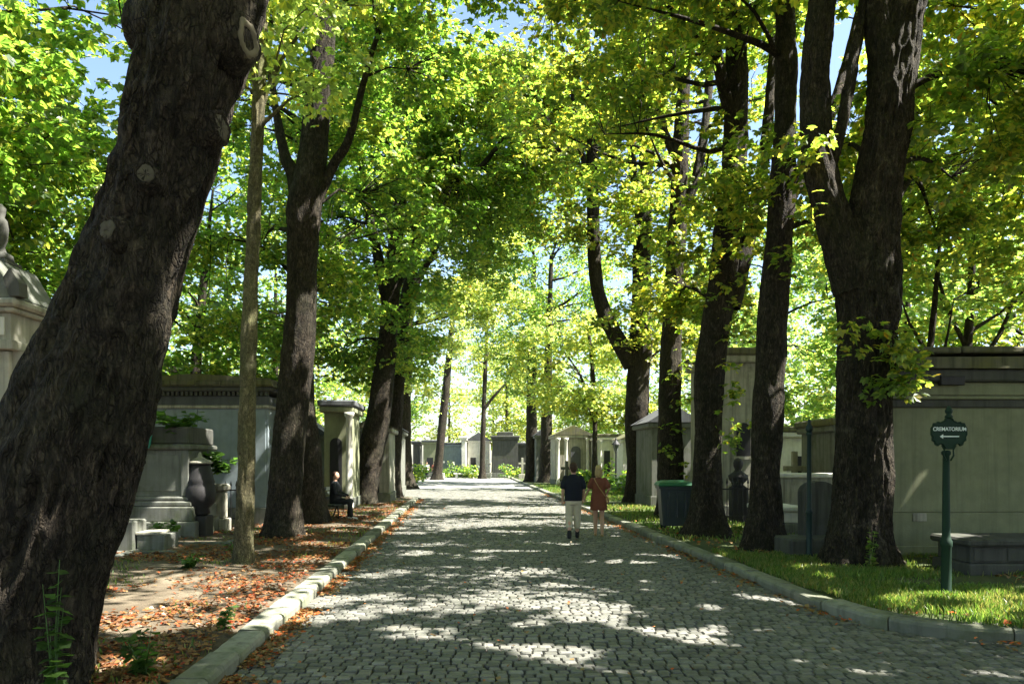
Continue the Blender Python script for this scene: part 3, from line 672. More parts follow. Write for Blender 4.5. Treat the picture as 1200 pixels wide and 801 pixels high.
make_tree('chestnut_tree', 'chestnut with a lyre shaped fork, last big trunk right of the walking couple', 29.5,
    [(748, 589, 34), (748, 540, 31), (747, 480, 31), (750, 410, 30), (752, 350, 26), (753, 280, 23), (756, 200, 19), (762, 120, 14), (770, 40, 9), (776, -40, 4)],
    [[(742, 428, 25), (722, 394, 22), (706, 360, 19), (698, 320, 18), (695, 260, 17), (694, 180, 15), (690, 90, 12), (686, 0, 7), (684, -70, 4)], [(754, 260, 12), (742, 200, 10), (736, 130, 7), (728, 60, 4)], [(694, 230, 8), (682, 180, 7), (672, 120, 5), (664, 60, 3)]],
    [(-1.0, 0, 13.8, 4.8, 4.4, 4.4, 400), (-4.0, 1, 15.5, 3.4, 4.0, 2.8, 260), (0.8, 0, 7.4, 2.4, 2.4, 1.8, 60)], 'leaf_olive', seed=35, flare=0.4)
make_tree('young_tree', 'young sunlit tree with a thin stem and pale green crown on the right verge', 45,
    [(697, 573, 9), (697, 530, 7), (697, 470, 6), (693, 420, 5), (688, 370, 3)], [[(697, 480, 4), (680, 440, 3), (660, 410, 2)]],
    [(-1.5, 0, 7.7, 3.8, 3.2, 3.4, 620), (1.4, 0, 5.2, 2.0, 1.6, 1.6, 110)], 'leaf_bright', seed=36, fine=0, tun=False, lsize=.17)
make_tree('plane_tree', 'thick dark far trunk right of the stepped dark tomb', 60,
    [(623, 564, 18), (623, 520, 16), (623, 470, 14), (624, 400, 11), (626, 300, 6)], [],
    [(-1.0, 0, 15.0, 5.2, 4.8, 6.2, 560), (-0.5, -1, 8.4, 3.0, 2.6, 1.9, 130)], 'leaf_green', seed=37, fine=0)
make_tree('plane_tree', 'thick dark far trunk beside the pale columned chapel', 57,
    [(640, 565, 17), (640, 520, 15), (641, 470, 14), (643, 400, 10), (646, 300, 5)], [],
    [(1.2, -1, 14.5, 5.0, 4.8, 6.0, 520), (1.0, -1, 6.4, 2.2, 2.2, 1.6, 60)], 'leaf_green', seed=38, fine=0)

# --- trees behind the tombs, and those whose crowns shade the road from outside the view
def back_tree(x, y, label, h, rx, rzz, n, m, seed, low=0, group='trees behind the tombs', nm='background_tree', rad=0.28, lsz=0.24, lean=0, lims=()):
    d = y
    base = HY + H * F / d if d > 1 else None
    r = np.random.default_rng(seed)
    P = np.array([(x, y, 0.0), (x + lean * .15, y, h * .25), (x + lean * .5, y, h * .5), (x + lean, y + .2, h * .85)])
    def pp(p): return (600 + F * p[0] / p[1], HY - (p[2] - H) * F / p[1])
    rows = [(*pp(p), 2 * w * F / p[1]) for p, w in zip(P, (rad, rad * .85, rad * .65, rad * .15))]
    lm = []
    for (a, dx, dz, w) in lims:
        s = P[0] * (1 - a) + P[3] * a; e = s + np.array([dx, 0.3, dz]); mid = (s + e) / 2 + np.array([dx * .12, 0, -dz * .06])
        lm.append([(*pp(s), 2 * w * F / y), (*pp(mid), 1.4 * w * F / y), (*pp(e), .5 * w * F / y)])
    cr = [(lean * .6, 0, h - rzz, rx, rx, rzz, n)]
    if low: cr.append((0, 0, low + 1.6, rx * .8, rx * .8, 1.8, n // 4))
    return make_tree(nm, label, d, rows, lm, cr, m, seed=seed, fine=0, flare=.4, group=group, tun=False, lsize=lsz * .74, spread=.6, per=27, nb=10)
bl = 'leafy green tree standing among the tombs left of the avenue'
for i, (x, y, h, rx, rz_, n, low) in enumerate([(-12.5, 16.5, 13, 4.4, 4.8, 330, 3), (-17.5, 22, 15, 5, 5.4, 330, 3), (-12.0, 27.5, 14, 4.4, 5, 300, 3), (-18.5, 33, 16, 5, 6, 300, 3), (-12.5, 39, 15, 4.4, 5.5, 280, 3),
                                      (-24, 29, 16, 5.5, 6, 300, 3), (-15.5, 52, 16, 5, 6, 260, 3), (-23, 45, 17, 5.5, 6.5, 260, 3), (-11.5, 62, 15, 4.4, 5.5, 220, 4), (-11, 12.0, 12, 3.8, 4.2, 300, 4.5), (-19, 15.5, 14, 5, 5.4, 320, 2.5), (-28, 22, 17, 6, 6.5, 300, 2.5), (-9.3, 13.2, 13.5, 3.8, 4.0, 170, 0)]):
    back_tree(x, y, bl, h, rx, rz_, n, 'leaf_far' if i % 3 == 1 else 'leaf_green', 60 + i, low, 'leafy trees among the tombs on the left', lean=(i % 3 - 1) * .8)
back_tree(13.3, 22, 'bare limbed slender tree forking above the flat roof of the olive mausoleum', 12, 3.6, 3.2, 130, 'leaf_far', 81, 0, rad=.22, lean=.6,
          lims=[(.42, 1.8, 3.0, .10), (.5, -.9, 3.2, .09), (.55, 2.4, 2.2, .07), (.2, 2.6, 2.0, .09), (.6, .8, 3.4, .06)])
back_tree(11.2, 20.5, 'thin dark stemmed tree behind the olive mausoleum, next to the massive forked trunk', 11, 3.0, 3.0, 130, 'leaf_olive', 82, 0, rad=.16, lean=.9, lims=[(.4, .9, 2.6, .07), (.5, -.8, 2.2, .06)])
br = 'leafy yellowing tree standing among the tombs right of the avenue'
for i, (x, y, h, rx, rz_, n, low) in enumerate([(12.6, 16.8, 14.5, 4.2, 3.2, 380, 0), (15.5, 29, 13.5, 4.4, 3.9, 300, 2.2), (11.5, 34, 14, 4.2, 5, 260, 3), (20.5, 27, 11.0, 4.2, 3.8, 220, 2.0), (18, 40, 15, 5, 5.5, 260, 3), (13.5, 48, 15, 4.2, 5.5, 250, 3), (25, 36, 14, 5.5, 5.6, 260, 2.5), (14, 55, 16, 5, 6, 240, 3), (23, 52, 17, 6, 6.5, 240, 3)]):
    back_tree(x, y, br, h, rx, rz_, n, ('leaf_olive', 'leaf_far', 'leaf_far')[i % 3], 90 + i, low, 'yellowing trees among the tombs on the right', lean=(i % 3 - 1) * .8)
fb = 'distant pale green tree closing the far end of the avenue'
for i, (x, y, h, rx, n) in enumerate([(-0.6, 86, 18, 4.6, 190), (-31, 78, 19, 6, 200), (-22, 84, 18, 6, 200), (-15, 92, 17, 5, 180), (-9.5, 112, 17, 5, 150), (-3, 118, 18, 5, 150), (4.5, 104, 17, 5.5, 190), (9, 84, 17, 5.5, 210), (15, 74, 18, 6, 210), (24, 76, 19, 6.5, 210), (34, 80, 20, 7, 210)]):
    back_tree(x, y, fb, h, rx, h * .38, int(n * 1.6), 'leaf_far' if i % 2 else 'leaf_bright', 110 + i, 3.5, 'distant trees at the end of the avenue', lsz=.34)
# crowns over and behind the camera: these trees stand beside the same avenue and throw the shade seen in view
ob = 'tall avenue tree standing just out of view, whose crown shades the road'
for i, (x, y, n) in enumerate([(6.8, 1.8, 1100), (7.4, -5.5, 600), (11.5, 5.5, 1100), (-5.5, -3.5, 400), (14.5, 11.5, 900), (13.0, -2.0, 700), (20, 16, 600), (18, 5, 700), (4.8, -11.5, 600), (-4.6, -11, 600), (-9.5, -1.5, 500), (12, -10.5, 500)]):
    r = np.random.default_rng(140 + i); loc = np.array([x, y, 0.1]); root = thing('chestnut_tree', ob, 'tree', loc, 0, 'avenue trees out of view')
    tp = np.array([(x, y, 0), (x - .1, y, 3), (x + .1, y + .2, 6), (x, y, 9.5), (x - .3, y, 13.5)]); V, Q, sk = trunk_mesh(tp, np.array([.5, .42, .36, .24, .06]), 24, .02, .5, r, .3)
    link('trunk', build_mesh('trunk', V - loc, Q, True), M['bark'], root)
    C = ellipsoid_pts(n, (x, y, 11.2), (5.0, 4.8, 4.6), r, soff=i * 13.1 + 5)
    C = C[(np.linalg.norm(C - np.array([0, 0, H]), axis=1) > 5.5)]
    crown_part('crown', C, root, loc, M['leaf_olive'], r, 30, .22, .55)

# ------------------------------------------------------------------ sawn branch scars on the big leaning trunk
def scar(x, y, rad, turn, length, hollow=False, tilt=0.15):
    h = px(x, y, 5.4)[2]; k = int(np.argmin(np.abs(L1sk[:, 2] - h))); ax = L1sk[k, :3]; R = L1sk[k, 3]
    yy = 5.4
    for _ in range(8):
        w_ = px(x, y, yy); h = w_[2]; k = int(np.argmin(np.abs(L1sk[:, 2] - h))); ax = L1sk[k, :3]; R = L1sk[k, 3]
        off = float(np.clip(w_[0] - ax[0], -R * .97, R * .97)); yy = ax[1] - math.sqrt(R * R - off * off)
    n = Vector((off / R + turn, -(math.sqrt(R * R - off * off)) / R, tilt)).normalized()
    p = Vector((ax[0] + off, yy, h)); q = n.to_track_quat('Z', 'Y').to_matrix().to_4x4()
    b = L1.location
    prof = [(rad * 2.0, -.10), (rad * 1.6, 0.0), (rad * 1.36, length * .5), (rad * 1.26, length + .012), (rad * 1.1, length + .028), (rad * .93, length + .016)]
    rr = random.Random(int(x * 7 + y))
    def put(mb):
        for i, V in enumerate(mb.v):
            mb.v[i] = np.array([tuple((Matrix.Translation(p - b) @ q) @ Vector((v[0] * (1 + .07 * math.sin(3 * math.atan2(v[1], v[0]) + x) + .04 * math.sin(7 * math.atan2(v[1], v[0]) + y)), v[1] * (1.1 + .05 * math.sin(5 * math.atan2(v[1], v[0]) + y)), v[2] + rr.uniform(-.006, .006)))) for v in V])
        return mb
    st = put(MB().lathe(prof, (0, 0, 0), 40)).build('branch_stub', M['bark'], L1, True)
    if hollow:
        put(MB().lathe([(rad * .98, length - .02), (rad * 1.0, length + .02), (rad * .7, length + .035), (rad * .5, length - .0), (rad * .42, length - .08)], (0, 0, 0), 28)).build('cut_face', M['wood_sunlit'], st, True)
        put(MB().lathe([(rad * .5, length - .05), (rad * .3, length - .03), (0.01, length - .02)], (0, 0, 0), 20)).build('hollow', M['hollow'], st, True)
    else:
        put(MB().lathe([(rad * .95, length + .005), (rad * .88, length + .02), (rad * .3, length + .016), (0.004, length + .012)], (0, 0, 0), 28)).build('cut_face', M['wood_old'], st, True)
scar(266, 28, .125, 0.0, .07, True, 0.0); scar(258, 152, .088, .55, .09); scar(173, 207, .062, -.1, .03); scar(132, 272, .068, -.25, .03); scar(166, 30, .12, -.5, .07)

# ------------------------------------------------------------------ monuments
def monument(name, label, cat, x, d, rz=RZ, group=None): return thing(name, label, cat, (x, d, 0.17), rz, group)
def bx(root, name, m, x0, x1, y0, y1, z0, z1, bev=.012, parent=None):
    return MB().box(x0, x1, y0, y1, z0, z1, bev).build(name, M[m], parent or root)

# olive mausoleum beside the signpost
t = monument('mausoleum', 'olive grey stone mausoleum with mossy flat roof behind the green signpost', 'mausoleum', 6.44, 12.7, 0.03)
bx(t, 'wall', 'stone_olive', 0, 6.4, 0, 1.0, 0.0, 2.95)
bx(t, 'plinth', 'stone_olive', -.03, 6.43, -.035, 1.0, -.1, .72)
wp = bx(t, 'wall_panel', 'stone_olive', .05, 3.1, -.025, .05, .735, 2.52, .01); bx(t, 'wall_panel', 'stone_olive', 3.112, 6.38, -.025, .05, .735, 2.52, .01)
bx(t, 'moulding', 'stone_dark', -.04, 6.44, -.06, 1.04, 2.53, 2.66); bx(t, 'moulding', 'stone_olive', -.07, 6.47, -.09, 1.07, 2.67, 2.72)  # dark strip puts the shadow line under the frieze into stone colour
bx(t, 'frieze', 'stone_olive', -.03, 6.43, -.04, 1.0, 2.74, 2.96)
bx(t, 'eave', 'stone_dark', -.14, 6.54, -.17, 1.15, 2.965, 3.17, .03)
mb = MB(); P_ = [(-.2, 3.18), (6.6, 3.18), (6.6, 3.42), (-.2, 3.36)]; rb = mb.prism(P_, -.24, 1.25).build('roof', M['moss_roof'], t)
for i in range(5): bx(t, 'roof_slab', 'moss_roof', -.22 + i * 1.37, -.22 + i * 1.37 + 1.355, -.27, 1.3, 3.43 + .01 * (i % 2), 3.535 + .015 * (i % 3), .025, rb)
v = bx(t, 'vent', 'stone_black', .82, 1.24, -.20, -.1, 2.90, 3.05, .01)
bx(t, 'plaque', 'stone_pale', .42, .66, -.055, -.03, .58, .72, .004)
for i in range(4): bx(t, 'plinth_stone', 'stone_olive', -.05 + i * 1.63, -.05 + i * 1.63 + 1.615, -.055, .3, -.1, .16, .015)

# low dark tomb at the picture's right edge
t = monument('tomb', 'low dark ledger tomb on the grass in front of the olive mausoleum', 'tomb', 6.62, 10.7, 0.05)
bx(t, 'base', 'stone_dark', 0, 2.2, 0, .9, -.08, .12, .02); bx(t, 'chest', 'stone_dark', .06, 2.14, .06, .84, .12, .37, .015); bx(t, 'lid', 'stone_dark', -.02, 2.22, -.03, .93, .37, .48, .03)
for i in range(4): bx(t, 'side_panel', 'stone_dark', .1 + i * .51, .1 + i * .51 + .47, .045, .1, .15, .34, .008)

# blue-grey mausoleum on the left
t = monument('mausoleum', 'blue grey rendered mausoleum with dentilled cornice behind the pedestal tomb', 'mausoleum', -9.95, 19.2, 0.02)
bx(t, 'wall', 'stone_blue', 0, 3.6, 0, 3, -.1, 3.05); bx(t, 'base', 'stone_grey', -.04, 3.64, -.05, 3, -.1, .4)
bx(t, 'moulding', 'stone_pale', -.06, 3.66, -.08, 3.05, 2.98, 3.06); bx(t, 'frieze', 'slate', -.03, 3.63, -.04, 3.03, 3.062, 3.30)
dn = MB()
for i in range(31): dn.box(-.05 + i * .12, -.05 + i * .12 + .07, -.14, -.02, 3.305, 3.41)
tag(dn.build('dentils', M['stone_dark'], t), kind='stuff')
bx(t, 'cornice', 'stone_dark', -.12, 3.72, -.17, 3.15, 3.415, 3.53, .02)
rb = MB().prism([(-.16, 3.54), (3.78, 3.54), (3.7, 3.74), (1.8, 3.86), (-.08, 3.74)], -.2, 3.2).build('roof', M['moss_roof'], t)
for i in range(6): bx(t, 'roof_slab', 'moss_roof', -.14 + i * .65, -.14 + i * .65 + .64, -.23, .3, 3.56, 3.68 + .012 * (i % 3), .02, rb)
bx(t, 'wall_panel', 'stone_blue', .06, 1.78, -.022, .05, .42, 2.96, .006); bx(t, 'wall_panel', 'stone_blue', 1.79, 3.54, -.022, .05, .42, 2.96, .006)

t = monument('tomb', 'grey upright tomb with dark cap between slender mossy tree and forked chestnut', 'tomb', -7.2, 20.6)
bx(t, 'body', 'stone_grey', 0, .95, 0, 1.6, -.1, 2.55); bx(t, 'cap', 'stone_dark', -.1, 1.05, -.1, 1.7, 2.55, 2.75, .03); bx(t, 'roof', 'moss_roof', -.02, .97, -.02, 1.6, 2.75, 3.0, .06); bx(t, 'base', 'stone_dark', -.06, 1.01, -.06, 1.6, -.1, .35)
bx(t, 'panel', 'stone_grey', .12, .83, -.02, .05, .5, 2.3, .008)

# iron grave fence
t = thing('grave_fence', 'small black iron fence beside the pale stele', 'fence', (-6.75, 18.3, .1), RZ)
for z in (.25, .95): MB().box(-.35, .35, -.012, .012, z, z + .03).build('rail', M['iron_black'], t)
for i in range(6):
    q = MB().lathe([(.012, 0), (.012, 1.05), (.026, 1.08), (.002, 1.2)], (-.33 + i * .132, 0, 0), 8).build('bar', M['iron_black'], t)

# pedestal tomb with bronze wreath and ferns
t = monument('pedestal_tomb', 'massive grey pedestal tomb with panelled front and planter top beside the big leaning tree', 'tomb', -8.62, 16.0, 0.04)
bx(t, 'plinth', 'stone_grey', -.12, 1.78, -.12, 1.7, -.1, .30, .02); bx(t, 'step', 'stone_grey', -.05, 1.70, -.05, 1.6, .30, .62, .02)
bx(t, 'moulding', 'stone_grey', 0, 1.66, 0, 1.6, .62, .74, .03); bx(t, 'moulding', 'stone_grey', .04, 1.62, .04, 1.55, .74, .84, .03)
bx(t, 'body', 'stone_grey', .1, 1.56, .1, 1.5, .84, 1.86); bx(t, 'panel', 'stone_grey', .3, 1.36, .085, .14, .95, 1.75, .01)
for xx in (.1, 1.42): bx(t, 'corner_pilaster', 'stone_grey', xx - .01, xx + .15, .06, .2, .845, 1.855, .012)
bx(t, 'cornice', 'stone_grey', .0, 1.66, -.02, 1.6, 1.86, 1.98, .035); bx(t, 'planter', 'stone_dark', .06, 1.60, .04, 1.5, 1.98, 2.36, .03)
w = thing('bronze_wreath', 'verdigris bronze wreath and vase standing on the pedestal tomb', 'wreath', (-8.05, 16.0, 2.44), .1)
mb = MB(); 
for i in range(26):
    a = i / 26 * 6.283; mb.ell((.2 * math.cos(a), -.02, .24 + .2 * math.sin(a)), (.065, .05, .05), 1)
mb.build('ring', M['verdigris'], w, True)
MB().lathe([(.10, -.38), (.13, -.3), (.16, -.1), (.12, 0), (.15, .05)], (.12, -.08, 0), 14).build('vase', M['verdigris'], w, True)
MB().lathe([(.05, 0), (.09, .12), (.05, .3), (.07, .36), (.02, .5)], (-.02, 0, .3), 10).build('finial', M['verdigris'], w, True)

# dark urn monument and stele
t = thing('urn_monument', 'black bulbous urn monument with pale cap beside the pedestal tomb', 'monument', (-6.92, 16.4, .08))
MB().box(-.22, .22, -.22, .22, -.1, .5, .02).build('pedestal', M['stone_black'], t)
MB().lathe([(.17, .5), (.22, .56), (.2, .66), (.31, .78), (.345, .95), (.33, 1.13), (.30, 1.2), (.315, 1.24), (.29, 1.32), (.25, 1.5), (.22, 1.64)], (0, 0, 0), 24).build('urn', M['stone_black'], t, True)
MB().lathe([(.27, 1.64), (.28, 1.68), (.17, 1.73), (.05, 1.8), (.02, 1.9)], (0, 0, 0), 20).build('cap', M['stone_pale'], t, True)
t = thing('stele', 'short pale stone stele with moulded cap right of the black urn', 'stele', (-7.0, 17.6, .08), RZ)
bx(t, 'base', 'stone_pale', -.26, .26, -.2, .2, -.1, .34, .02); bx(t, 'shaft', 'stone_pale', -.19, .19, -.15, .15, .34, .98, .03); bx(t, 'cap', 'stone_pale', -.25, .25, -.2, .2, .98, 1.16, .05)
# small grave in front of the pedestal tomb
t = thing('grave', 'low grey grave block with small side slab beside the big leaning trunk', 'grave', (-6.95, 13.6, .08), .1)
bx(t, 'block', 'stone_grey', -.45, .1, -.25, .35, -.1, .62, .03); bx(t, 'slab', 'stone_grey', .12, .62, -.2, .5, -.1, .36, .02); bx(t, 'slab_top', 'stone_pale', .1, .5, -.22, .4, .36, .41, .01); bx(t, 'edging', 'stone_grey', -.5, .9, -.45, -.33, -.1, .1, .02)
for (x_, y_, s_) in ((-7.6, 12.6, 1.0), (-6.35, 14.6, .8)):
    t = thing('grave_edging', ('low stone grave edging at the foot of the grey grave block', 'low stone edging in fallen leaves before the black urn')[x_ > -7], 'grave', (x_, y_, .1), .1)
    bx(t, 'edge_stone', 'stone_grey', -.8 * s_, .8 * s_, -.06, .06, -.1, .09, .015); bx(t, 'edge_stone', 'stone_grey', .8 * s_, .8 * s_ + .12, -.06, 1.4, -.1, .085, .015); bx(t, 'edge_stone', 'stone_grey', -.8 * s_ - .12, -.8 * s_, -.06, 1.4, -.1, .085, .015)

# pedimented monument at the left edge
t = thing('pedimented_monument', 'pale stone monument with pediment and urn finial at the left edge', 'monument', (-6.22, 9.0, .30), 0.03)
bx(t, 'base', 'stone_grey', -.6, .6, -.6, .6, -.1, .7, .03); bx(t, 'shaft', 'stone_pale', -.27, .27, -.27, .27, .7, 2.78, .01)
for s_ in (-1, 1):
    mb = MB(); pr = [(0, 2.2), (.05, 2.22), (.09, 2.32), (.10, 2.45), (.17, 2.55), (.19, 2.7), (.19, 2.79), (0, 2.79)]
    pr = [(.26 + a * .8, z) for a, z in pr]; pr = pr if s_ > 0 else [(-a, z) for a, z in pr][::-1]
    mb.prism(pr, -.2, -.08).build('bracket', M['stone_pale'], t)
bx(t, 'architrave', 'stone_pale', -.36, .36, -.36, .36, 2.79, 2.9, .01); bx(t, 'frieze', 'stone_pale', -.33, .33, -.33, .33, 2.9, 3.22, .006); bx(t, 'inscription_panel', 'stone_white', -.26, .26, -.345, -.3, 2.96, 3.17, .005)
bx(t, 'cornice', 'stone_pale', -.40, .40, -.40, .40, 3.22, 3.28, .015); bx(t, 'cornice', 'stone_pale', -.46, .46, -.46, .46, 3.28, 3.38, .03)
MB().prism([(-.44, 3.385), (.44, 3.385), (.16, 3.85), (-.16, 3.85)], -.43, .43).build('pediment', M['stone_grey'], t)
for s_ in (-1, 1):
    MB().prism([(s_ * .45 - .06, 3.39), (s_ * .45 + .06, 3.39), (s_ * .43 + .07, 3.55), (s_ * .40, 3.72), (s_ * .38 - .06, 3.6)], -.46, -.3).build('acroterion', M['stone_dark'], t)
bx(t, 'finial_base', 'stone_dark', -.16, .16, -.16, .16, 3.85, 3.9, .01)
MB().lathe([(.15, 3.9), (.13, 3.98), (.06, 4.02), (.045, 4.08), (.075, 4.16), (.085, 4.30), (.07, 4.40), (.04, 4.44), (.055, 4.5), (.06, 4.55), (.015, 4.6)], (0, 0, 0), 16).build('urn', M['stone_dark'], t, True)

# chapels further along the left
def chapel(name, label, x0, d, w, dp, h, mw, mr, door=None, gable=0.0, cat='chapel', cols=(), rz=RZ, grp=None):
    t = monument(name, label, cat, x0, d, rz, grp)
    bx(t, 'wall', mw, 0, w, 0, dp, -.1, h); bx(t, 'base', 'stone_grey', -.05, w + .05, -.06, dp, -.1, .35)
    bx(t, 'cornice', mr if gable < 0 else mw, -.14, w + .14, -.16, dp + .1, h, h + .2, .04)
    if gable > 0: MB().prism([(-.2, h + .2), (w + .2, h + .2), (w / 2, h + .2 + gable)], -.2, dp + .15).build('roof', M[mr], t)
    else: bx(t, 'roof', mr, -.2, w + .2, -.2, dp + .15, h + .2, h + .42, .05)
    if door:
        a, b, z0, z1, arch = door
        pts = [(a, z0), (b, z0), (b, z1)] + ([((a + b) / 2 + (b - a) / 2 * math.cos(q), z1 + (b - a) / 2 * math.sin(q)) for q in np.linspace(.3, 2.84, 7)] if arch else []) + [(a, z1)]
        o = MB().prism(pts, -.03, .05).build('door' if z0 < .3 else 'window', M['iron_black' if arch != 2 else 'slate'], t)
        MB().box(a - .08, b + .08, -.05, .02, z0 - .09, z0 - .005).build('sill', M[mw], o)
    for c in cols:
        MB().lathe([(.16, 0), (.16, .2), (.12, .25), (.11, h * .6), (.10, h - .2), (.16, h - .12), (.17, h - .005)], (c, -.22, 0), 14).build('column', M['stone_white'], t, True)
    return t
chapel('chapel', 'pale green stained chapel with dark cornice behind the seated person', -6.35, 25.0, .85, 2.4, 3.25, 'stone_olive', 'slate', (.2, .6, .1, 2.2, 1), 0, cols=(.87,))
chapel('chapel', 'yellowish stone chapel glimpsed left of the right leaning chestnut', -6.2, 29.5, 1.3, 2.4, 2.75, 'stone_pale', 'moss_roof', (.4, .9, .1, 1.9, 0), .4)
chapel('chapel', 'small grey chapel in the row behind the straight dark trunk', -6.9, 36, 1.5, 2.4, 2.9, 'stone_grey', 'slate', (.5, 1.0, .1, 2.0, 1), .6)
for i, (x_, d_, w_, h_, m_) in enumerate([(-12.2, 24, 1.8, 2.8, 'stone_grey'), (-11.0, 29, 1.8, 3.0, 'stone_pale'), (-10.2, 34, 1.6, 2.6, 'stone_grey'), (-14.5, 19.5, 2.0, 3.0, 'stone_pale')]):
    chapel('chapel', ('grey', 'pale gabled', 'low grey', 'pale')[i] + ' chapel ' + ('deep behind the blue grey mausoleum', 'in the second row of tombs on the left', 'half hidden in the second row on the left', 'behind the pedimented monument')[i], x_, d_, w_, 2.2, h_, m_, 'slate', (.5, 1.1, .1, 1.9, 1), .7)
# right side
chapel('chapel', 'pale chapel with dark arched window between the two trunks right of the bin', 5.75, 21.0, 1.75, 2.6, 4.4, 'stone_pale', 'moss_roof', (.62, 1.02, 1.75, 2.5, 1), 0.0, rz=0.02)
chapel('tomb_house', 'bright white tomb house with ochre cornice seen beside the massive forked trunk', 10.2, 28.0, 2.6, 2.6, 2.5, 'stone_white', 'moss_roof', (.5, 1.0, .4, 1.8, 0), 0.0, rz=0.02)
t = monument('tomb', 'low pale wall tomb with flat coping left of the massive forked trunk', 'tomb', 7.2, 20.2, 0.02)
bx(t, 'wall', 'stone_pale', 0, 2.0, 0, .5, -.1, 1.15); bx(t, 'coping', 'stone_white', -.06, 2.06, -.08, .6, 1.15, 1.28, .03); bx(t, 'base', 'stone_grey', -.05, 2.05, -.06, .5, -.1, .3)
t = monument('tomb', 'white ledger slab tomb at the foot of the low pale wall', 'tomb', 5.85, 16.6, 0.03)
bx(t, 'base', 'stone_grey', -.05, .85, -.1, 1.6, -.1, .22, .02); bx(t, 'chest', 'stone_white', 0, .8, 0, 1.5, .22, .48, .02); bx(t, 'slab', 'stone_white', -.05, .85, -.06, 1.55, .48, .58, .02)
t = monument('headstone', 'dark round topped headstone tucked against the massive forked trunk', 'headstone', 5.25, 13.3, 0.02)
MB().prism([(0, .25), (.6, .25), (.6, 1.05)] + [(.3 + .3 * math.cos(a), 1.05 + .2 * math.sin(a)) for a in np.linspace(.25, 2.9, 9)] + [(0, 1.05)], 0, .28).build('stone', M['stone_dark'], t)
bx(t, 'base', 'stone_dark', -.12, .72, -.12, .5, -.1, .25, .02); bx(t, 'ledger', 'stone_dark', -.6, .5, -.9, -.13, -.1, .3, .03)
chapel('chapel', 'grey chapel behind the bin between upright trunks', 5.0, 26.5, 1.6, 2.4, 2.8, 'stone_grey', 'slate', (.5, 1.1, .1, 2.0, 1), .6)
for i, (x_, d_, w_, h_, m_) in enumerate([(9.8, 22.5, 2.0, 2.5, 'stone_grey'), (13.0, 21.5, 2.4, 2.7, 'stone_pale'), (8.0, 34, 2.0, 2.8, 'stone_pale'), (6.0, 40, 2.0, 2.6, 'stone_white')]):
    chapel('chapel', ('grey flat roofed chapel in the second row behind the second trunk', 'pale chapel hidden behind the olive mausoleum', 'pale chapel far behind the upright trunk', 'white chapel beyond the lyre forked chestnut')[i], x_, d_, w_, 2.2, h_, m_, 'moss_roof', (.5, 1.1, .1, 1.8, 1), 0 if i % 2 == 0 else .6)
t = thing('grave_fence', 'black iron railing in front of the chapel with arched window', 'fence', (5.6, 18.9, .1), RZ)
for z in (.25, .95): MB().box(-.55, .75, -.012, .012, z, z + .035).build('rail', M['iron_black'], t)
for i in range(10): MB().lathe([(.014, 0), (.014, 1.1), (.03, 1.13), (.003, 1.27)], (-.52 + i * .137, 0, 0), 8).build('bar', M['iron_black'], t)
t = thing('bust', 'dark stone bust on a pedestal behind the iron railing', 'bust', (6.05, 19.8, .1))
bx(t, 'pedestal', 'stone_black', -.2, .2, -.2, .2, -.1, 1.0, .03); MB().lathe([(.2, 1.0), (.13, 1.06), (.24, 1.18), (.26, 1.3), (.12, 1.4), (.08, 1.45), (.12, 1.54), (.13, 1.64), (.09, 1.74), (.01, 1.77)], (0, 0, 0), 16).build('head_and_shoulders', M['stone_black'], t, True)
# columned chapels, right of the far end
t = chapel('chapel', 'pale columned chapel with grey arched door beyond the walking couple', 3.0, 51, 2.5, 3, 3.2, 'stone_pale', 'moss_roof', (1.05, 1.75, .1, 2.3, 2), 0.7, cols=(.15, .7, 2.2))
t = chapel('chapel', 'white pillared chapel with mossy roof near the distant lamp post', 5.6, 49, 2.7, 3, 3.0, 'stone_white', 'moss_roof', (.5, .9, .1, 2.3, 0), 0.0, cols=(.2, 1.2, 2.0, 2.6))
chapel('chapel', 'narrow grey stone chapel right of the two far dark trunks', 1.9, 58, 1.2, 2.5, 3.4, 'stone_grey', 'slate', (.3, .8, .1, 2.2, 1), .6)
# row across the far end
def far(name, label, a, b, top, d, mw, mr, gable=0, door=None):
    k = d / F; h = H + (HY - top) * k; w = (b - a) * k
    return chapel(name, label, (a - 600) * k, d, w, 3.0, h - (.42 if gable == 0 else .2 + gable), mw, mr, door, gable, rz=0)
far('tomb_house', 'grey green tomb house with dark cap behind the two distant walkers', 496, 513, 517, 82, 'stone_olive', 'slate', 0, (.4, 1.1, .1, 2.0, 0))
far('tomb_house', 'pale blue grey flat tomb right of the thin leaning trunk', 519, 540, 520, 83, 'stone_blue', 'slate')
far('pillar_tomb', 'tall narrow white pillar tomb at the far end', 541, 546, 513, 80, 'stone_white', 'stone_white')
far('tomb_house', 'white walled tomb house with dark hipped roof at the far end', 548, 574, 508, 81, 'stone_white', 'slate', .9, (.3, .9, .1, 2.0, 0))
t = far('stepped_tomb', 'dark stepped tomb at the far end left of the thick trunks', 577, 607, 512, 78, 'stone_dark', 'stone_dark'); bx(t, 'upper_step', 'stone_dark', .5, 2.2, .1, 1.8, 4.22, 4.7, .05)
far('tomb_house', 'dark low tomb wall between stepped tomb and thick trunks', 606, 622, 520, 79, 'stone_dark', 'slate')
far('pillar_tomb', 'slim dark pillar left of the grey green tomb house', 484, 491, 518, 84, 'stone_dark', 'slate')
far('tomb_house', 'pale distant tomb beyond the sunlit trunk', 440, 478, 512, 86, 'stone_pale', 'slate', .6)
t = thing('stone_bench', 'low white stone slab on blocks at the far end of the road', 'bench', (-5.0, 76, 0.0))
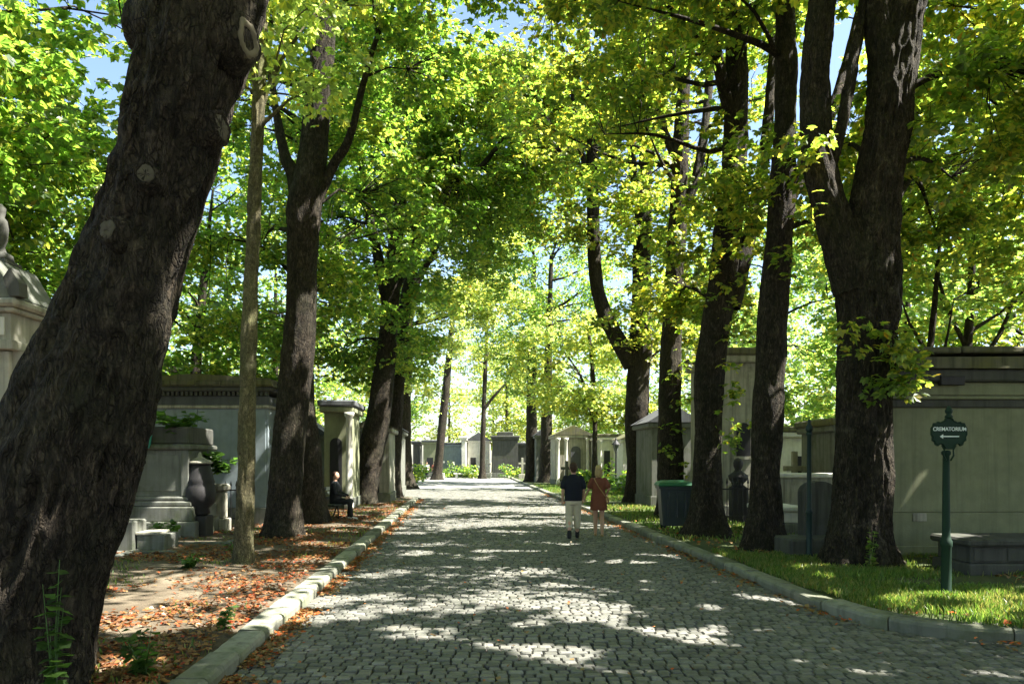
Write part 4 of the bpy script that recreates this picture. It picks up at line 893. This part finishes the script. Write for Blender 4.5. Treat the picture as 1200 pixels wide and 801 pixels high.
bx(t, 'seat', 'stone_white', -1, 1, -.3, .3, .42, .56, .02); bx(t, 'leg', 'stone_white', -.8, -.55, -.25, .25, -.1, .42, .02); bx(t, 'leg', 'stone_white', .55, .8, -.25, .25, -.1, .42, .02)

# ------------------------------------------------------------------ street furniture
# green signpost
t = thing('signpost', 'dark green iron signpost with shield shaped direction plate on the grass', 'signpost', (5.34, 9.1, .12), .03); t.scale = (.9, .9, .97)
MB().lathe([(.085, -.05), (.085, .04), (.075, .07), (.066, .1), (.066, .62), (.078, .64), (.078, .70), (.06, .73), (.052, .78), (.045, 1.6), (.042, 1.78), (.06, 1.80), (.06, 1.83), (.04, 1.85)], (0, 0, 0), 18).build('post', M['iron_green'], t, True)
def half(p): return p + [(-x, z) for x, z in p[::-1]]
out = [(.05, 1.86), (.09, 1.92), (.13, 1.93), (.155, 1.90), (.19, 1.915), (.20, 1.95), (.235, 1.97), (.232, 2.02), (.25, 2.045), (.246, 2.13), (.225, 2.155), (.215, 2.19), (.17, 2.195), (.155, 2.21), (.11, 2.20), (.09, 2.215), (.06, 2.225), (.05, 2.25), (.035, 2.26)]
out = half(out)
MB().prism(out, -.075, -.045).build('plate', M['iron_green'], t)
rim = [(x * .955, 2.06 + (z - 2.06) * .93) for x, z in out]
MB().tube([(x, -.078, z) for x, z in rim + rim[:1]], [.006] * (len(rim) + 1), 6, False).build('plate_rim', M['iron_green'], t)
MB().lathe([(.035, 2.25), (.055, 2.27), (.03, 2.30), (.045, 2.325), (.05, 2.35), (.03, 2.385), (.008, 2.41)], (0, -.06, 0), 12).build('finial', M['iron_green'], t, True)
for s_ in (-1, 1): MB().tube([(s_ * .03, -.05, 1.72), (s_ * .07, -.055, 1.78), (s_ * .06, -.06, 1.85), (s_ * .10, -.06, 1.91)], [.012, .012, .01, .008], 8).build('bracket_scroll', M['iron_green'], t, True)
def text(s, size, loc, m, parent, ls=1.0):
    c = bpy.data.curves.new('lettering', 'FONT'); c.body = s; c.size = size; c.align_x = 'CENTER'; c.align_y = 'CENTER'; c.extrude = .002; c.space_character = ls; c.offset = size * .012
    o = bpy.data.objects.new('lettering', c); COL.objects.link(o); c.materials.append(m); o.parent = parent; o.location = loc; o.rotation_euler = (math.radians(90), 0, 0)
    me = bpy.data.meshes.new_from_object(o.evaluated_get(bpy.context.evaluated_depsgraph_get())); me.name = 'lettering'; bpy.data.objects.remove(o)
    o = link('lettering', me, m, parent, loc); o.rotation_euler = (math.radians(90), 0, 0); return o
text('CREMATORIUM', .067, (0, -.079, 2.113), M['sign_white'], t, .98)
MB().prism([(-.135, 2.022), (-.09, 1.994), (-.09, 2.014), (.13, 2.016), (.13, 2.028), (-.09, 2.03), (-.09, 2.05)], -.08, -.074).build('arrow', M['sign_white'], t)
t = thing('iron_post', 'slim teal iron post with small finial left of the massive forked trunk', 'post', (4.98, 12.4, .1))
MB().lathe([(.07, -.05), (.07, .1), (.05, .14), (.05, .8), (.06, .82), (.04, .88), (.035, 2.1), (.05, 2.12), (.05, 2.16)], (0, 0, 0), 14).build('shaft', M['iron_teal'], t, True)
MB().lathe([(.035, 2.16), (.06, 2.2), (.055, 2.26), (.02, 2.31), (.03, 2.34), (.003, 2.4)], (0, 0, 0), 12).build('finial', M['iron_teal'], t, True)
# lamp
t = thing('lamp_post', 'dark iron lamp post with lantern on the sunny right verge', 'lamp post', (5.55, 39.5, .1))
MB().lathe([(.12, -.05), (.12, .2), (.07, .3), (.05, .5), (.04, 2.1), (.06, 2.15), (.03, 2.2)], (0, 0, 0), 12).build('post', M['iron_black'], t, True)
MB().lathe([(.08, 2.2), (.17, 2.55)], (0, 0, 0), 6).build('lantern', M['glass'], t); MB().lathe([(.24, 2.55), (.22, 2.6), (.08, 2.75), (.04, 2.8), (.05, 2.86), (.005, 2.95)], (0, 0, 0), 12).build('lantern_roof', M['iron_black'], t)
# wheeled bin
t = thing('waste_bin', 'dark wheeled rubbish bin with green lid beside the kerb', 'bin', (3.93, 17.9, .14), -.05)
def loft(rects):
    V, Q = [], []
    for (x0, x1, y0, y1, z) in rects:
        c = .04
        V += [(x0 + c, y0, z), (x1 - c, y0, z), (x1, y0 + c, z), (x1, y1 - c, z), (x1 - c, y1, z), (x0 + c, y1, z), (x0, y1 - c, z), (x0, y0 + c, z)]
    n = len(rects); return V, [grid_quads(n, 8), np.arange(8)[::-1][None, :], (np.arange(8) + (n - 1) * 8)[None, :]]
MB().add(*loft([(-.31, .31, -.28, .28, .1), (-.385, .385, -.36, .36, .98), (-.42, .42, -.40, .40, .985), (-.42, .42, -.40, .40, 1.04)])).build('body', M['bin'], t)
ld = MB().add(*loft([(-.43, .43, -.42, .42, 1.045), (-.44, .44, -.43, .43, 1.07), (-.40, .40, -.38, .40, 1.13), (-.28, .28, -.22, .3, 1.17)])).build('lid', M['bin_lid'], t)
MB().tube([(-.36, .46, 1.0), (.36, .46, 1.0)], [.016, .016], 8).build('handle', M['bin'], t)
for s_ in (-1, 1):
    for yy in (-.2, .22):
        wv = MB().lathe([(.05, -.03), (.085, -.025), (.085, .025), (.05, .03)], (0, 0, 0), 16); wv.v[0] = np.array([(s_ * .27 + v[2], yy + v[0], .05 + v[1]) for v in wv.v[0]]); wv.build('wheel', M['rubber'], t)
for i in range(3): MB().box(-.22 + i * .2, -.18 + i * .2, -.365, -.30, .3, .9, .01).build('rib', M['bin'], t)

# ------------------------------------------------------------------ people
def remeshed(name, segs, voxel, m, parent, smooth=6, tors=()):
    """tapered limbs (p0,r0,p1,r1) and stacked ellipses, fused into one continuous surface"""
    mb = MB()
    for (p0, r0, p1, r1) in segs:
        p0, p1 = np.array(p0, float), np.array(p1, float); k = 9
        mb.tube([p0 + (p1 - p0) * i / (k - 1) for i in range(k)], [r0 + (r1 - r0) * i / (k - 1) for i in range(k)], 14)
        mb.ell(p0, (r0,) * 3, 2); mb.ell(p1, (r1,) * 3, 2)
    for st in tors:
        sg = 22; a = np.arange(sg) * 2 * math.pi / sg; V = []
        for (cx_, cy_, z, rx, ry) in st: V += [(cx_ + rx * math.cos(q), cy_ + ry * math.sin(q), z) for q in a]
        n = len(st); mb.add(V, [grid_quads(n, sg), np.arange(sg)[::-1][None, :], (np.arange(sg) + (n - 1) * sg)[None, :]])
    me = build_mesh(name, np.concatenate(mb.v), mb.f); o = bpy.data.objects.new('tmp', me); COL.objects.link(o)
    md = o.modifiers.new('r', 'REMESH'); md.mode = 'VOXEL'; md.voxel_size = voxel
    sm = o.modifiers.new('s', 'SMOOTH'); sm.iterations = smooth; sm.factor = .5
    dg = bpy.context.evaluated_depsgraph_get(); m2 = bpy.data.meshes.new_from_object(o.evaluated_get(dg)); m2.name = name
    bpy.data.objects.remove(o); m2.materials.clear(); m2.polygons.foreach_set('use_smooth', np.full(len(m2.polygons), True))
    return link(name, m2, m, parent)
def hand(c, s, fwd=(0, 0, -1)):
    """palm, four fingers and a thumb, hanging"""
    x, y, z = c; out = [((x, y, z), .026, (x, y, z - .06), .03)]
    for i, L in enumerate((.062, .075, .07, .055)):
        yy = y - .028 + i * .019; out.append(((x, yy, z - .065), .0095, (x - s * .012, yy, z - .065 - L), .008))
    out.append(((x - s * .012, y - .03, z - .02), .012, (x - s * .02, y - .055, z - .075), .009)); return out
def legs(hip, kneeL, ankL, kneeR, ankR, k=1.0, w=.085):
    o = []
    for s, kn, an in ((-1, kneeL, ankL), (1, kneeR, ankR)):
        hp = (hip[0] + s * w, hip[1], hip[2]); o += [(hp, .085 * k, kn, .055 * k), (kn, .057 * k, ((kn[0] + an[0]) / 2, (kn[1] + an[1]) / 2 + -.015, (kn[2] * .62 + an[2] * .38)), .055 * k), ((((kn[0] + an[0]) / 2), (kn[1] + an[1]) / 2 - .015, kn[2] * .62 + an[2] * .38), .054 * k, an, .036 * k)]
    return o
# walking man, seen from behind (walks towards +y)
t = thing('person', 'person in navy t-shirt and beige cropped trousers walking away on the setts', 'person', (1.37, 16.5, .055), .03)
kL, aL, kR, aR = (-.095, .02, .49), (-.10, -.10, .10), (.09, .06, .50), (.10, .12, .09)
head = [(0, .02, 1.42, .05, .055), (0, .02, 1.47, .052, .058), (0, .03, 1.50, .066, .08), (0, .03, 1.55, .075, .093), (0, .028, 1.60, .078, .097), (0, .025, 1.65, .07, .088), (0, .02, 1.685, .045, .055)]
tor = [(0, 0, .82, .15, .10), (0, 0, .9, .165, .115), (0, 0, 1.0, .155, .105), (0, 0, 1.15, .17, .115), (0, .005, 1.28, .185, .115), (0, .01, 1.36, .16, .09), (0, .015, 1.41, .08, .065), (0, .02, 1.44, .052, .055)]
armsM = [((-.18, 0, 1.34), .052, (-.24, -.03, 1.09), .042), ((-.24, -.03, 1.09), .04, (-.235, .06, .86), .028), ((.18, 0, 1.34), .052, (.235, .0, 1.1), .042), ((.235, 0, 1.1), .04, (.23, .08, .9), .028)] + hand((-.235, .07, .85), -1) + hand((.225, .09, .88), 1)
remeshed('body', armsM + legs((0, 0, .86), kL, aL, kR, aR) + [((aL[0], aL[1], .06), .035, (aL[0] - .01, aL[1] + .14, .04), .03), ((aR[0], aR[1], .05), .035, (aR[0] + .01, aR[1] + .14, .06), .03), ((-.078, .03, 1.57), .018, (-.082, .025, 1.60), .016), ((.078, .03, 1.57), .018, (.082, .025, 1.60), .016), ((0, .115, 1.56), .014, (0, .125, 1.545), .013)], .011, M['skin'], t, 5, [tor, head])
remeshed('hair', [((0, .0, 1.625), .084, (0, .03, 1.635), .083), ((0, -.02, 1.59), .08, (0, -.02, 1.53), .068), ((-.03, -.01, 1.58), .058, (.03, -.01, 1.58), .058)], .011, M['hair_brown'], t, 4)
remeshed('t_shirt', [((-.17, 0, 1.345), .07, (-.225, -.02, 1.16), .078), ((.17, 0, 1.345), .07, (.222, .0, 1.16), .078)], .011, M['cloth_navy'], t, 5,
    [[(0, 0, .84, .195, .14), (0, 0, .95, .20, .145), (0, 0, 1.1, .20, .142), (0, .0, 1.25, .212, .138), (0, .01, 1.35, .185, .11), (0, .012, 1.41, .10, .08), (0, .015, 1.435, .07, .068)]])
remeshed('trousers', [((-.085, 0, .84), .10, kL, .085), (kL, .084, (-.098, -.045, .27), .075), ((.085, 0, .84), .10, kR, .085), (kR, .084, (.095, .085, .27), .075)], .011, M['cloth_beige'], t, 5, [[(0, 0, .76, .17, .12), (0, 0, .86, .18, .13), (0, 0, .93, .17, .12)]])
for a in (aL, aR): remeshed('boot', [((a[0], a[1], .16), .05, (a[0], a[1], .05), .048), ((a[0], a[1] - .02, .045), .045, (a[0], a[1] + .15, .04), .04)], .011, M['leather'], t, 3)
# walking woman
t = thing('person', 'person with blond hair in short rust dress with shoulder strap walking away', 'person', (1.99, 17.0, .055), -.02)
kL, aL, kR, aR = (-.07, .05, .46), (-.065, .09, .08), (.075, .0, .45), (.07, -.12, .09)
head = [(0, .02, 1.36, .045, .05), (0, .02, 1.41, .045, .05), (0, .03, 1.44, .06, .075), (0, .03, 1.49, .07, .088), (0, .028, 1.54, .073, .092), (0, .025, 1.585, .066, .084), (0, .02, 1.62, .04, .05)]
tor = [(0, 0, .78, .15, .105), (0, 0, .88, .165, .115), (0, 0, 1.0, .13, .09), (0, 0, 1.12, .135, .10), (0, .005, 1.23, .16, .105), (0, .01, 1.30, .14, .085), (0, .015, 1.35, .07, .058), (0, .02, 1.38, .045, .05)]
arms = [((-.15, 0, 1.29), .043, (-.23, .0, 1.07), .036), ((-.23, 0, 1.07), .035, (-.30, .08, .90), .024), ((.15, 0, 1.29), .043, (.235, -.02, 1.08), .036), ((.235, -.02, 1.08), .035, (.20, .12, .98), .024)] + hand((-.31, .09, .89), -1) + hand((.20, .14, .985), 1)
remeshed('body', arms + legs((0, 0, .80), kL, aL, kR, aR, .92, .075) + [((aL[0], aL[1], .05), .03, (aL[0], aL[1] + .13, .035), .026), ((aR[0], aR[1], .06), .03, (aR[0], aR[1] + .12, .035), .026), ((0, .115, 1.5), .013, (0, .122, 1.485), .012)], .011, M['skin'], t, 5, [tor, head])
remeshed('hair', [((0, 0, 1.56), .076, (0, .03, 1.575), .074), ((0, -.04, 1.53), .07, (0, -.05, 1.40), .06), ((-.05, -.02, 1.50), .04, (-.055, -.03, 1.40), .035), ((.05, -.02, 1.50), .04, (.055, -.03, 1.40), .035)], .011, M['hair_blond'], t, 4)
remeshed('dress', [((-.145, 0, 1.295), .06, (-.20, 0, 1.15), .072), ((.145, 0, 1.295), .06, (.205, -.01, 1.15), .072)], .011, M['cloth_rust'], t, 5,
    [[(0, 0, .60, .20, .15), (0, 0, .72, .195, .15), (0, 0, .88, .185, .14), (0, 0, 1.0, .155, .115), (0, 0, 1.12, .16, .12), (0, .005, 1.23, .178, .122), (0, .01, 1.30, .16, .10), (0, .015, 1.345, .085, .07)]])
MB().tube([(-.11, -.06, 1.34), (-.08, -.115, 1.26), (.0, -.135, 1.12), (.09, -.135, 1.0), (.16, -.10, .9)], [.012] * 5, 6).build('bag_strap', M['tan'], t, True)
remeshed('bag', [((.19, -.05, .86), .05, (.2, .05, .86), .05), ((.19, -.05, .80), .05, (.2, .05, .80), .05)], .012, M['tan'], t, 3)
for a in (aL, aR): remeshed('shoe', [((a[0], a[1] - .03, .035), .034, (a[0], a[1] + .14, .03), .03)], .01, M['tan'], t, 2)
# seated person on a bench, left
t = thing('park_bench', 'dark slatted bench beside the stout trunk on the left verge', 'bench', (-5.12, 21.2, .12), RZ + 1.45)
for i in range(4): MB().box(-.75, .75, -.38 + i * .11, -.29 + i * .11, .42, .455, .008).build('seat_slat', M['bench_wood'], t)
for i in range(3): MB().box(-.75, .75, .12 + i * .03, .145 + i * .03, .56 + i * .13, .66 + i * .13, .008).build('back_slat', M['bench_wood'], t)
for s_ in (-.6, .6):
    MB().tube([(s_, -.34, 0), (s_, -.3, .41), (s_, .05, .41), (s_, .2, .95)], [.022] * 4, 8).build('frame', M['iron_black'], t); MB().tube([(s_, .05, .41), (s_, .2, 0)], [.022] * 2, 8).build('leg', M['iron_black'], t)
t = thing('person', 'person in dark clothes and white shoes sitting on the bench', 'person', (-5.02, 21.0, .12), RZ + 1.45)
ht = [(0, -.0, 1.12, .05, .05), (0, -.02, 1.17, .06, .075), (0, -.025, 1.22, .074, .09), (0, -.02, 1.28, .076, .092), (0, -.015, 1.33, .06, .075), (0, -.01, 1.355, .03, .04)]
remeshed('body', hand((-.12, -.36, .66), -1) + hand((.12, -.36, .66), 1) + [((-.17, 0, .98), .045, (-.24, -.08, .76), .038), ((-.24, -.08, .76), .036, (-.12, -.35, .66), .027), ((.17, 0, .98), .045, (.24, -.08, .76), .038), ((.24, -.08, .76), .036, (.12, -.35, .66), .027), ((-.1, -.02, .52), .08, (-.11, -.43, .53), .055), ((-.11, -.43, .53), .055, (-.11, -.49, .1), .035), ((.1, -.02, .52), .08, (.11, -.41, .53), .055), ((.11, -.41, .53), .055, (.13, -.355, .1), .035), ((0, -.105, 1.23), .014, (0, -.115, 1.215), .012)], .011, M['skin'], t, 4, [ht, [(0, .02, .48, .15, .11), (0, .02, .8, .15, .1), (0, .01, .98, .17, .09), (0, .0, 1.0, .1, .08), (0, .0, 1.06, .07, .06), (0, 0, 1.14, .05, .05)]])
remeshed('hair', [((0, .01, 1.30), .082, (0, .03, 1.25), .07)], .012, M['hair_brown'], t, 3)
remeshed('jacket', [((-.19, 0, 1.0), .065, (-.25, -.08, .76), .055), ((-.25, -.08, .76), .052, (-.13, -.33, .68), .04), ((.19, 0, 1.0), .065, (.25, -.08, .76), .055), ((.25, -.08, .76), .052, (.13, -.33, .68), .04)], .012, M['cloth_dark'], t, 5,
    [[(0, .02, .45, .18, .14), (0, .02, .6, .175, .135), (0, .02, .8, .19, .13), (0, .01, .98, .205, .12), (0, 0, 1.06, .12, .09), (0, 0, 1.10, .07, .07)]])
remeshed('trousers', [((-.1, -.02, .52), .10, (-.11, -.44, .53), .075), ((-.11, -.44, .53), .075, (-.11, -.50, .12), .055), ((.1, -.02, .52), .10, (.11, -.42, .53), .075), ((.11, -.42, .53), .075, (.13, -.36, .12), .055)], .012, M['cloth_dark'], t, 5)
for (a, b) in ((-.11, -.5), (.13, -.36)): remeshed('shoe', [((a, b + .02, .05), .045, (a, b - .15, .04), .038)], .011, M['cloth_white'], t, 3)
# two distant walkers
for (x_, y_, lab, mt, ml) in ((500, 72.5, 'distant person in white top walking near the thin leaning trunk', 'cloth_white', 'cloth_dark'), (509, 72, 'distant person in rust top walking near the thin leaning trunk', 'cloth_rust', 'cloth_dark')):
    t = thing('person', lab, 'person', ((x_ - 600) / F * y_, y_, .03))
    remeshed('body', [((-.18, 0, 1.34), .05, (-.24, -.02, 1.08), .04), ((-.24, -.02, 1.08), .04, (-.24, .06, .85), .03), ((.18, 0, 1.34), .05, (.24, .02, 1.08), .04), ((.24, .02, 1.08), .04, (.24, .08, .85), .03)] + hand((-.24, .06, .85), -1) + hand((.24, .08, .85), 1) + legs((0, 0, .86), (-.09, .05, .48), (-.1, .05, .1), (.09, .05, .48), (.1, -.08, .1)) + [((-.1, .05, .06), .04, (-.1, .18, .04), .035), ((.1, -.08, .06), .04, (.1, .05, .04), .035)], .014, M['skin'], t, 4,
             [[(0, 0, .82, .15, .10), (0, 0, 1.0, .155, .105), (0, 0, 1.28, .185, .115), (0, .01, 1.36, .16, .09), (0, .02, 1.44, .052, .055)], [(0, .02, 1.42, .05, .055), (0, .03, 1.50, .066, .08), (0, .03, 1.58, .078, .097), (0, .025, 1.66, .06, .08), (0, .02, 1.69, .03, .04)]])
    remeshed('hair', [((0, .0, 1.63), .078, (0, .02, 1.645), .078)], .014, M['hair_brown'], t, 3)
    remeshed('top', [((-.17, 0, 1.345), .07, (-.225, -.02, 1.14), .075), ((.17, 0, 1.345), .07, (.222, .0, 1.14), .075)], .014, M[mt], t, 4, [[(0, 0, .84, .19, .14), (0, 0, 1.1, .19, .14), (0, .0, 1.25, .21, .138), (0, .01, 1.36, .17, .10), (0, .012, 1.43, .07, .07)]])
    remeshed('trousers', [((-.085, 0, .84), .10, (-.09, .05, .48), .085), ((-.09, .05, .48), .084, (-.1, .05, .13), .07), ((.085, 0, .84), .10, (.09, .05, .48), .085), ((.09, .05, .48), .084, (.1, -.08, .13), .07)], .014, M[ml], t, 4, [[(0, 0, .76, .17, .12), (0, 0, .93, .17, .12)]])

# ------------------------------------------------------------------ small plants, grass, fallen leaves
def weed(name, label, x, y, h, n, spread, lsz, m='weed', seed=1, z=0.13):
    r = np.random.default_rng(seed); t = thing(name, label, 'plant', (x, y, z)); mb = MB(); P, A = [], []
    for i in range(n):
        a = r.uniform(0, 6.28); L = h * r.uniform(.6, 1.05); e = np.array([math.cos(a) * spread * r.uniform(.2, 1), math.sin(a) * spread * r.uniform(.2, 1), L])
        q = [np.zeros(3) + r.normal(0, .02, 3) * [1, 1, 0], e * [.35, .35, .5], e]; mb.tube(q, [.006, .005, .002], 4, False)
        for k in range(12):
            f = (k + 1.5) / 13.5; b = q[0] * (1 - f) ** 2 + 2 * q[1] * f * (1 - f) + q[2] * f * f; aa = r.uniform(0, 6.28); P.append(b); A.append((math.cos(aa), math.sin(aa), r.uniform(-.3, .6)))
    mb.build('stems', M[m], t); P, A = np.array(P), np.array(A); V, Q = leaves_mesh(P, A, np.tile([0, 0, 1.0], (len(P), 1)) + r.normal(0, .3, P.shape), lsz * r.uniform(.6, 1.2, len(P)), 1)
    link('leaves', build_mesh('leaves', V, Q), M[m], t)
weed('weed_plant', 'tall narrow leafy weed growing against the big leaning trunk', -2.95, 4.75, 1.0, 7, .10, .10, seed=201)
weed('weed_plant', 'low dark green weed in the leaf litter beside the big leaning trunk', -2.78, 5.6, .42, 8, .22, .09, seed=202)
weed('weed_plant', 'bushy green fern in front of the urn monument', -6.9, 14.7, .5, 14, .45, .14, seed=203)
weed('weed_plant', 'small bush at the foot of the slender mossy tree', -4.45, 12.0, .36, 10, .25, .1, seed=204)
weed('weed_plant', 'pale grassy tuft in the verge before the slender mossy tree', -4.9, 11.2, .25, 10, .22, .09, seed=205)
weed('weed_plant', 'sunlit pale weed standing at the roots of the massive forked trunk', 5.28, 10.9, .62, 5, .12, .09, 'grass', seed=206)
weed('weed_plant', 'green shoot among yellow leaves by the left kerb', -2.85, 7.3, .2, 6, .14, .07, seed=207)
weed('fern', 'fern fronds spilling over the top of the pedestal tomb', -7.35, 16.3, .5, 16, .75, .2, seed=208, z=2.4)
weed('fern', 'teal green plant drooping behind the black urn monument', -6.75, 17.2, .55, 12, .6, .2, seed=209, z=1.5)

def inpoly_right(p):
    o = np.argsort(Er[:, 1]); xe = np.interp(p[:, 1], Er[o][:, 1], Er[o][:, 0]); return (p[:, 0] > xe + KW) & (p[:, 1] > 6.7 + KW)
def grass(name, label, n, x0, x1, y0, y1, hh, seed, ok, w=.006, ns=.9, thr=.42):
    r = np.random.default_rng(seed); p = np.c_[r.uniform(x0, x1, n * 2), r.uniform(y0, y1, n * 2)]; p = p[ok(p)]
    f = noise3(np.c_[p * ns, np.full(len(p), seed)]); p = p[f + r.normal(0, .08, len(p)) > thr][:n]; k = len(p)
    z = vz(p[:, 0], p[:, 1], 1.0) - .01; b = np.c_[p, z]; a = r.uniform(0, 6.28, k); L = hh * r.uniform(.5, 1.3, k); s = np.c_[np.cos(a), np.sin(a), np.zeros(k)]
    ln = r.uniform(0, 6.28, k); lean = np.c_[np.cos(ln), np.sin(ln), np.zeros(k)] * (L * r.uniform(.1, .7, k))[:, None]; ww = w * r.uniform(.7, 1.5, k)[:, None]
    up = np.c_[np.zeros((k, 2)), L]
    V = np.stack([b - s * ww, b + s * ww, b + s * ww * .7 + up * .6 + lean * .4, b + up * .95 + lean, b - s * ww * .7 + up * .6 + lean * .4], 1).reshape(-1, 3)
    Q = (np.array([[0, 1, 2, 3, 4]])[None] + (np.arange(k) * 5)[:, None, None]).reshape(-1, 5)
    return tag(link(name, build_mesh(name, V, Q), M['grass']), label, 'grass', kind='stuff')
grass('grass', 'patchy sunlit grass on the right verge round the signpost', 75000, 2.4, 11.5, 6.9, 13.5, .09, 301, inpoly_right, .006, .9, .25)
grass('grass', 'thin grass along the right verge beyond the forked trunk', 16000, .5, 6.5, 13, 52, .10, 302, lambda p: (p[:, 0] > xR(p[:, 1]) + KW) & (p[:, 0] < xR(p[:, 1]) + 4), .012, .5, .45)
grass('grass', 'sparse grass tufts on the dusty left verge', 9000, -8.5, -2.2, 4.8, 34, .07, 303, lambda p: p[:, 0] < xL(p[:, 1]) - KW, .008, 1.1, .62)

def litter(name, label, p, z, size, m, seed):
    r = np.random.default_rng(seed); k = len(p); a = r.uniform(0, 6.28, k)
    A = np.c_[np.cos(a), np.sin(a), r.normal(0, .25, k)]; Nn = np.c_[r.normal(0, .35, (k, 2)), np.ones(k)]; sz = size * r.uniform(.55, 1.3, k)
    half_ = k // 2; V1, Q1 = leaves_mesh(np.c_[p, z + .012 + r.uniform(0, .02, k)][:half_], A[:half_], Nn[:half_], sz[:half_], 1); V2, Q2 = leaves_mesh(np.c_[p, z + .015 + r.uniform(0, .02, k)][half_:], A[half_:], Nn[half_:], sz[half_:] * .8, 3)
    return tag(link(name, build_mesh(name, np.vstack([V1, V2]), np.vstack([Q1, Q2 + len(V1)])), M[m]), label, 'leaves', kind='stuff')
r = np.random.default_rng(400)
p = np.c_[r.uniform(-9.5, -2.2, 60000), 4.3 + 26 * r.uniform(0, 1, 60000) ** 1.7]; p = p[p[:, 0] < xL(p[:, 1]) - KW - .02]
p = p[noise3(np.c_[p * 1.1, p[:, 0] * 0]) * .75 + .25 * noise3(np.c_[p * 4, p[:, 0] * 0]) + r.normal(0, .09, len(p)) > .40]
litter('fallen_leaves', 'rust orange fallen leaves over the left verge', p, vz(p[:, 0], p[:, 1]), .056, 'litter', 401)
dd = 4.4 + 30 * r.uniform(0, 1, 5200) ** 1.8; p = np.c_[xL(dd) + np.abs(r.normal(0, .13, 5200)) + .01, dd]; p = p[noise3(np.c_[p * [.1, 1.3], p[:, 0] * 0]) > .32]
litter('fallen_leaves', 'brown gold fallen leaves gathered in the left gutter', p, .015 + .0 * p[:, 0], .052, 'litter_gold', 402)
i = r.integers(0, len(Er) - 2, 4200); T_ = Er[i + 1] - Er[i]; T_ /= np.linalg.norm(T_, axis=1)[:, None]; q = np.abs(r.normal(0, .14, 4200)) + .01
p = Er[i] + T_ * r.uniform(0, .25, 4200)[:, None] - np.stack([T_[:, 1], -T_[:, 0]], -1) * q[:, None]; p = p[(p[:, 1] < 40) & (p[:, 0] < 9)]; p = p[noise3(np.c_[p * 1.2, p[:, 0] * 0]) > .38]
litter('fallen_leaves', 'brown fallen leaves gathered in the right gutter', p, .015 + .0 * p[:, 0], .06, 'litter_gold', 403)
p = np.c_[r.uniform(2.3, 9, 5000), r.uniform(6.8, 26, 5000)]; p = p[inpoly_right(p)]; p = p[noise3(np.c_[p * .8, p[:, 0] * 0 + 9]) + r.normal(0, .08, len(p)) > .56]
litter('fallen_leaves', 'tan fallen leaves under the trees on the right verge', p, vz(p[:, 0], p[:, 1]), .07, 'litter_gold', 404)
dd = 4.6 + 30 * r.uniform(0, 1, 420) ** 1.5; p = np.c_[xL(dd) + r.uniform(0.1, 6.4, 420), dd]
litter('fallen_leaves', 'few stray brown leaves lying on the setts', p, .055 + 0 * dd, .045, 'litter_gold', 405)

# ------------------------------------------------------------------ shrubs and crosses among the far tombs
for k, (x_, d_, w_, h_, lab) in enumerate(((553, 76, 1.1, 1.3, 'dark green shrub in front of the distant white walled tomb house'), (531, 79, 1.4, 1.6, 'low shrub in front of the distant pale blue grey tomb'), (600, 74, 1.3, 1.5, 'rounded shrub before the dark stepped tomb'), (714, 46, 1.2, 1.6, 'sunlit shrub beside the distant lamp post'), (684, 47, .9, 1.1, 'small shrub at the foot of the young sunlit tree'), (487, 60, 1.3, 1.5, 'leafy shrub beside the sunlit pale brown trunk'), (742, 36, 1.0, 1.4, 'leafy shrub behind the lyre forked chestnut'))):
    r = np.random.default_rng(500 + k); x = (x_ - 600) / F * d_; t = thing('shrub', lab, 'shrub', (x, d_, .1)); C = ellipsoid_pts(36, (x, d_, .1 + h_ * .5), (w_, w_, h_ * .5), r, gap=.35, hollow=.2); C[:, 2] = np.maximum(C[:, 2], .3)
    mb = MB()
    for q in C[::3]: mb.tube([(r.normal(0, .05), r.normal(0, .05), -.05), (q - [x, d_, .1]) * [.4, .4, .6], q - [x, d_, .1]], [.02, .012, .005], 4, False)
    mb.build('stems', M['bark'], t); crown_part('foliage', C, t, (x, d_, .1), M['leaf_green'], r, 26, .16, .36, None, False)
for k, (x_, d_, h_, m_, lab) in enumerate(((517, 77, 2.2, 'stone_white', 'white stone cross left of the distant pale blue grey tomb'), (571, 76, 1.9, 'stone_grey', 'grey stone cross beside the slim straight trunk'), (612, 70, 2.0, 'stone_pale', 'pale stone cross left of the thick far trunks'), (664, 46, 1.7, 'stone_dark', 'dark stone cross before the columned chapel'), (415, 31, 1.6, 'stone_dark', 'dark stone cross beside the yellowish chapel on the left'), (931, 24, 2.0, 'stone_pale', 'pale stone cross seen right of the second trunk'))):
    t = thing('grave_cross', lab, 'cross', ((x_ - 600) / F * d_, d_, .1), RZ)
    bx(t, 'base', m_, -.35, .35, -.25, .25, -.1, .45, .03); bx(t, 'shaft', m_, -.09, .09, -.07, .07, .45, h_, .015); bx(t, 'crossarm', m_, -.36, .36, -.065, .065, h_ * .68, h_ * .68 + .17, .015)
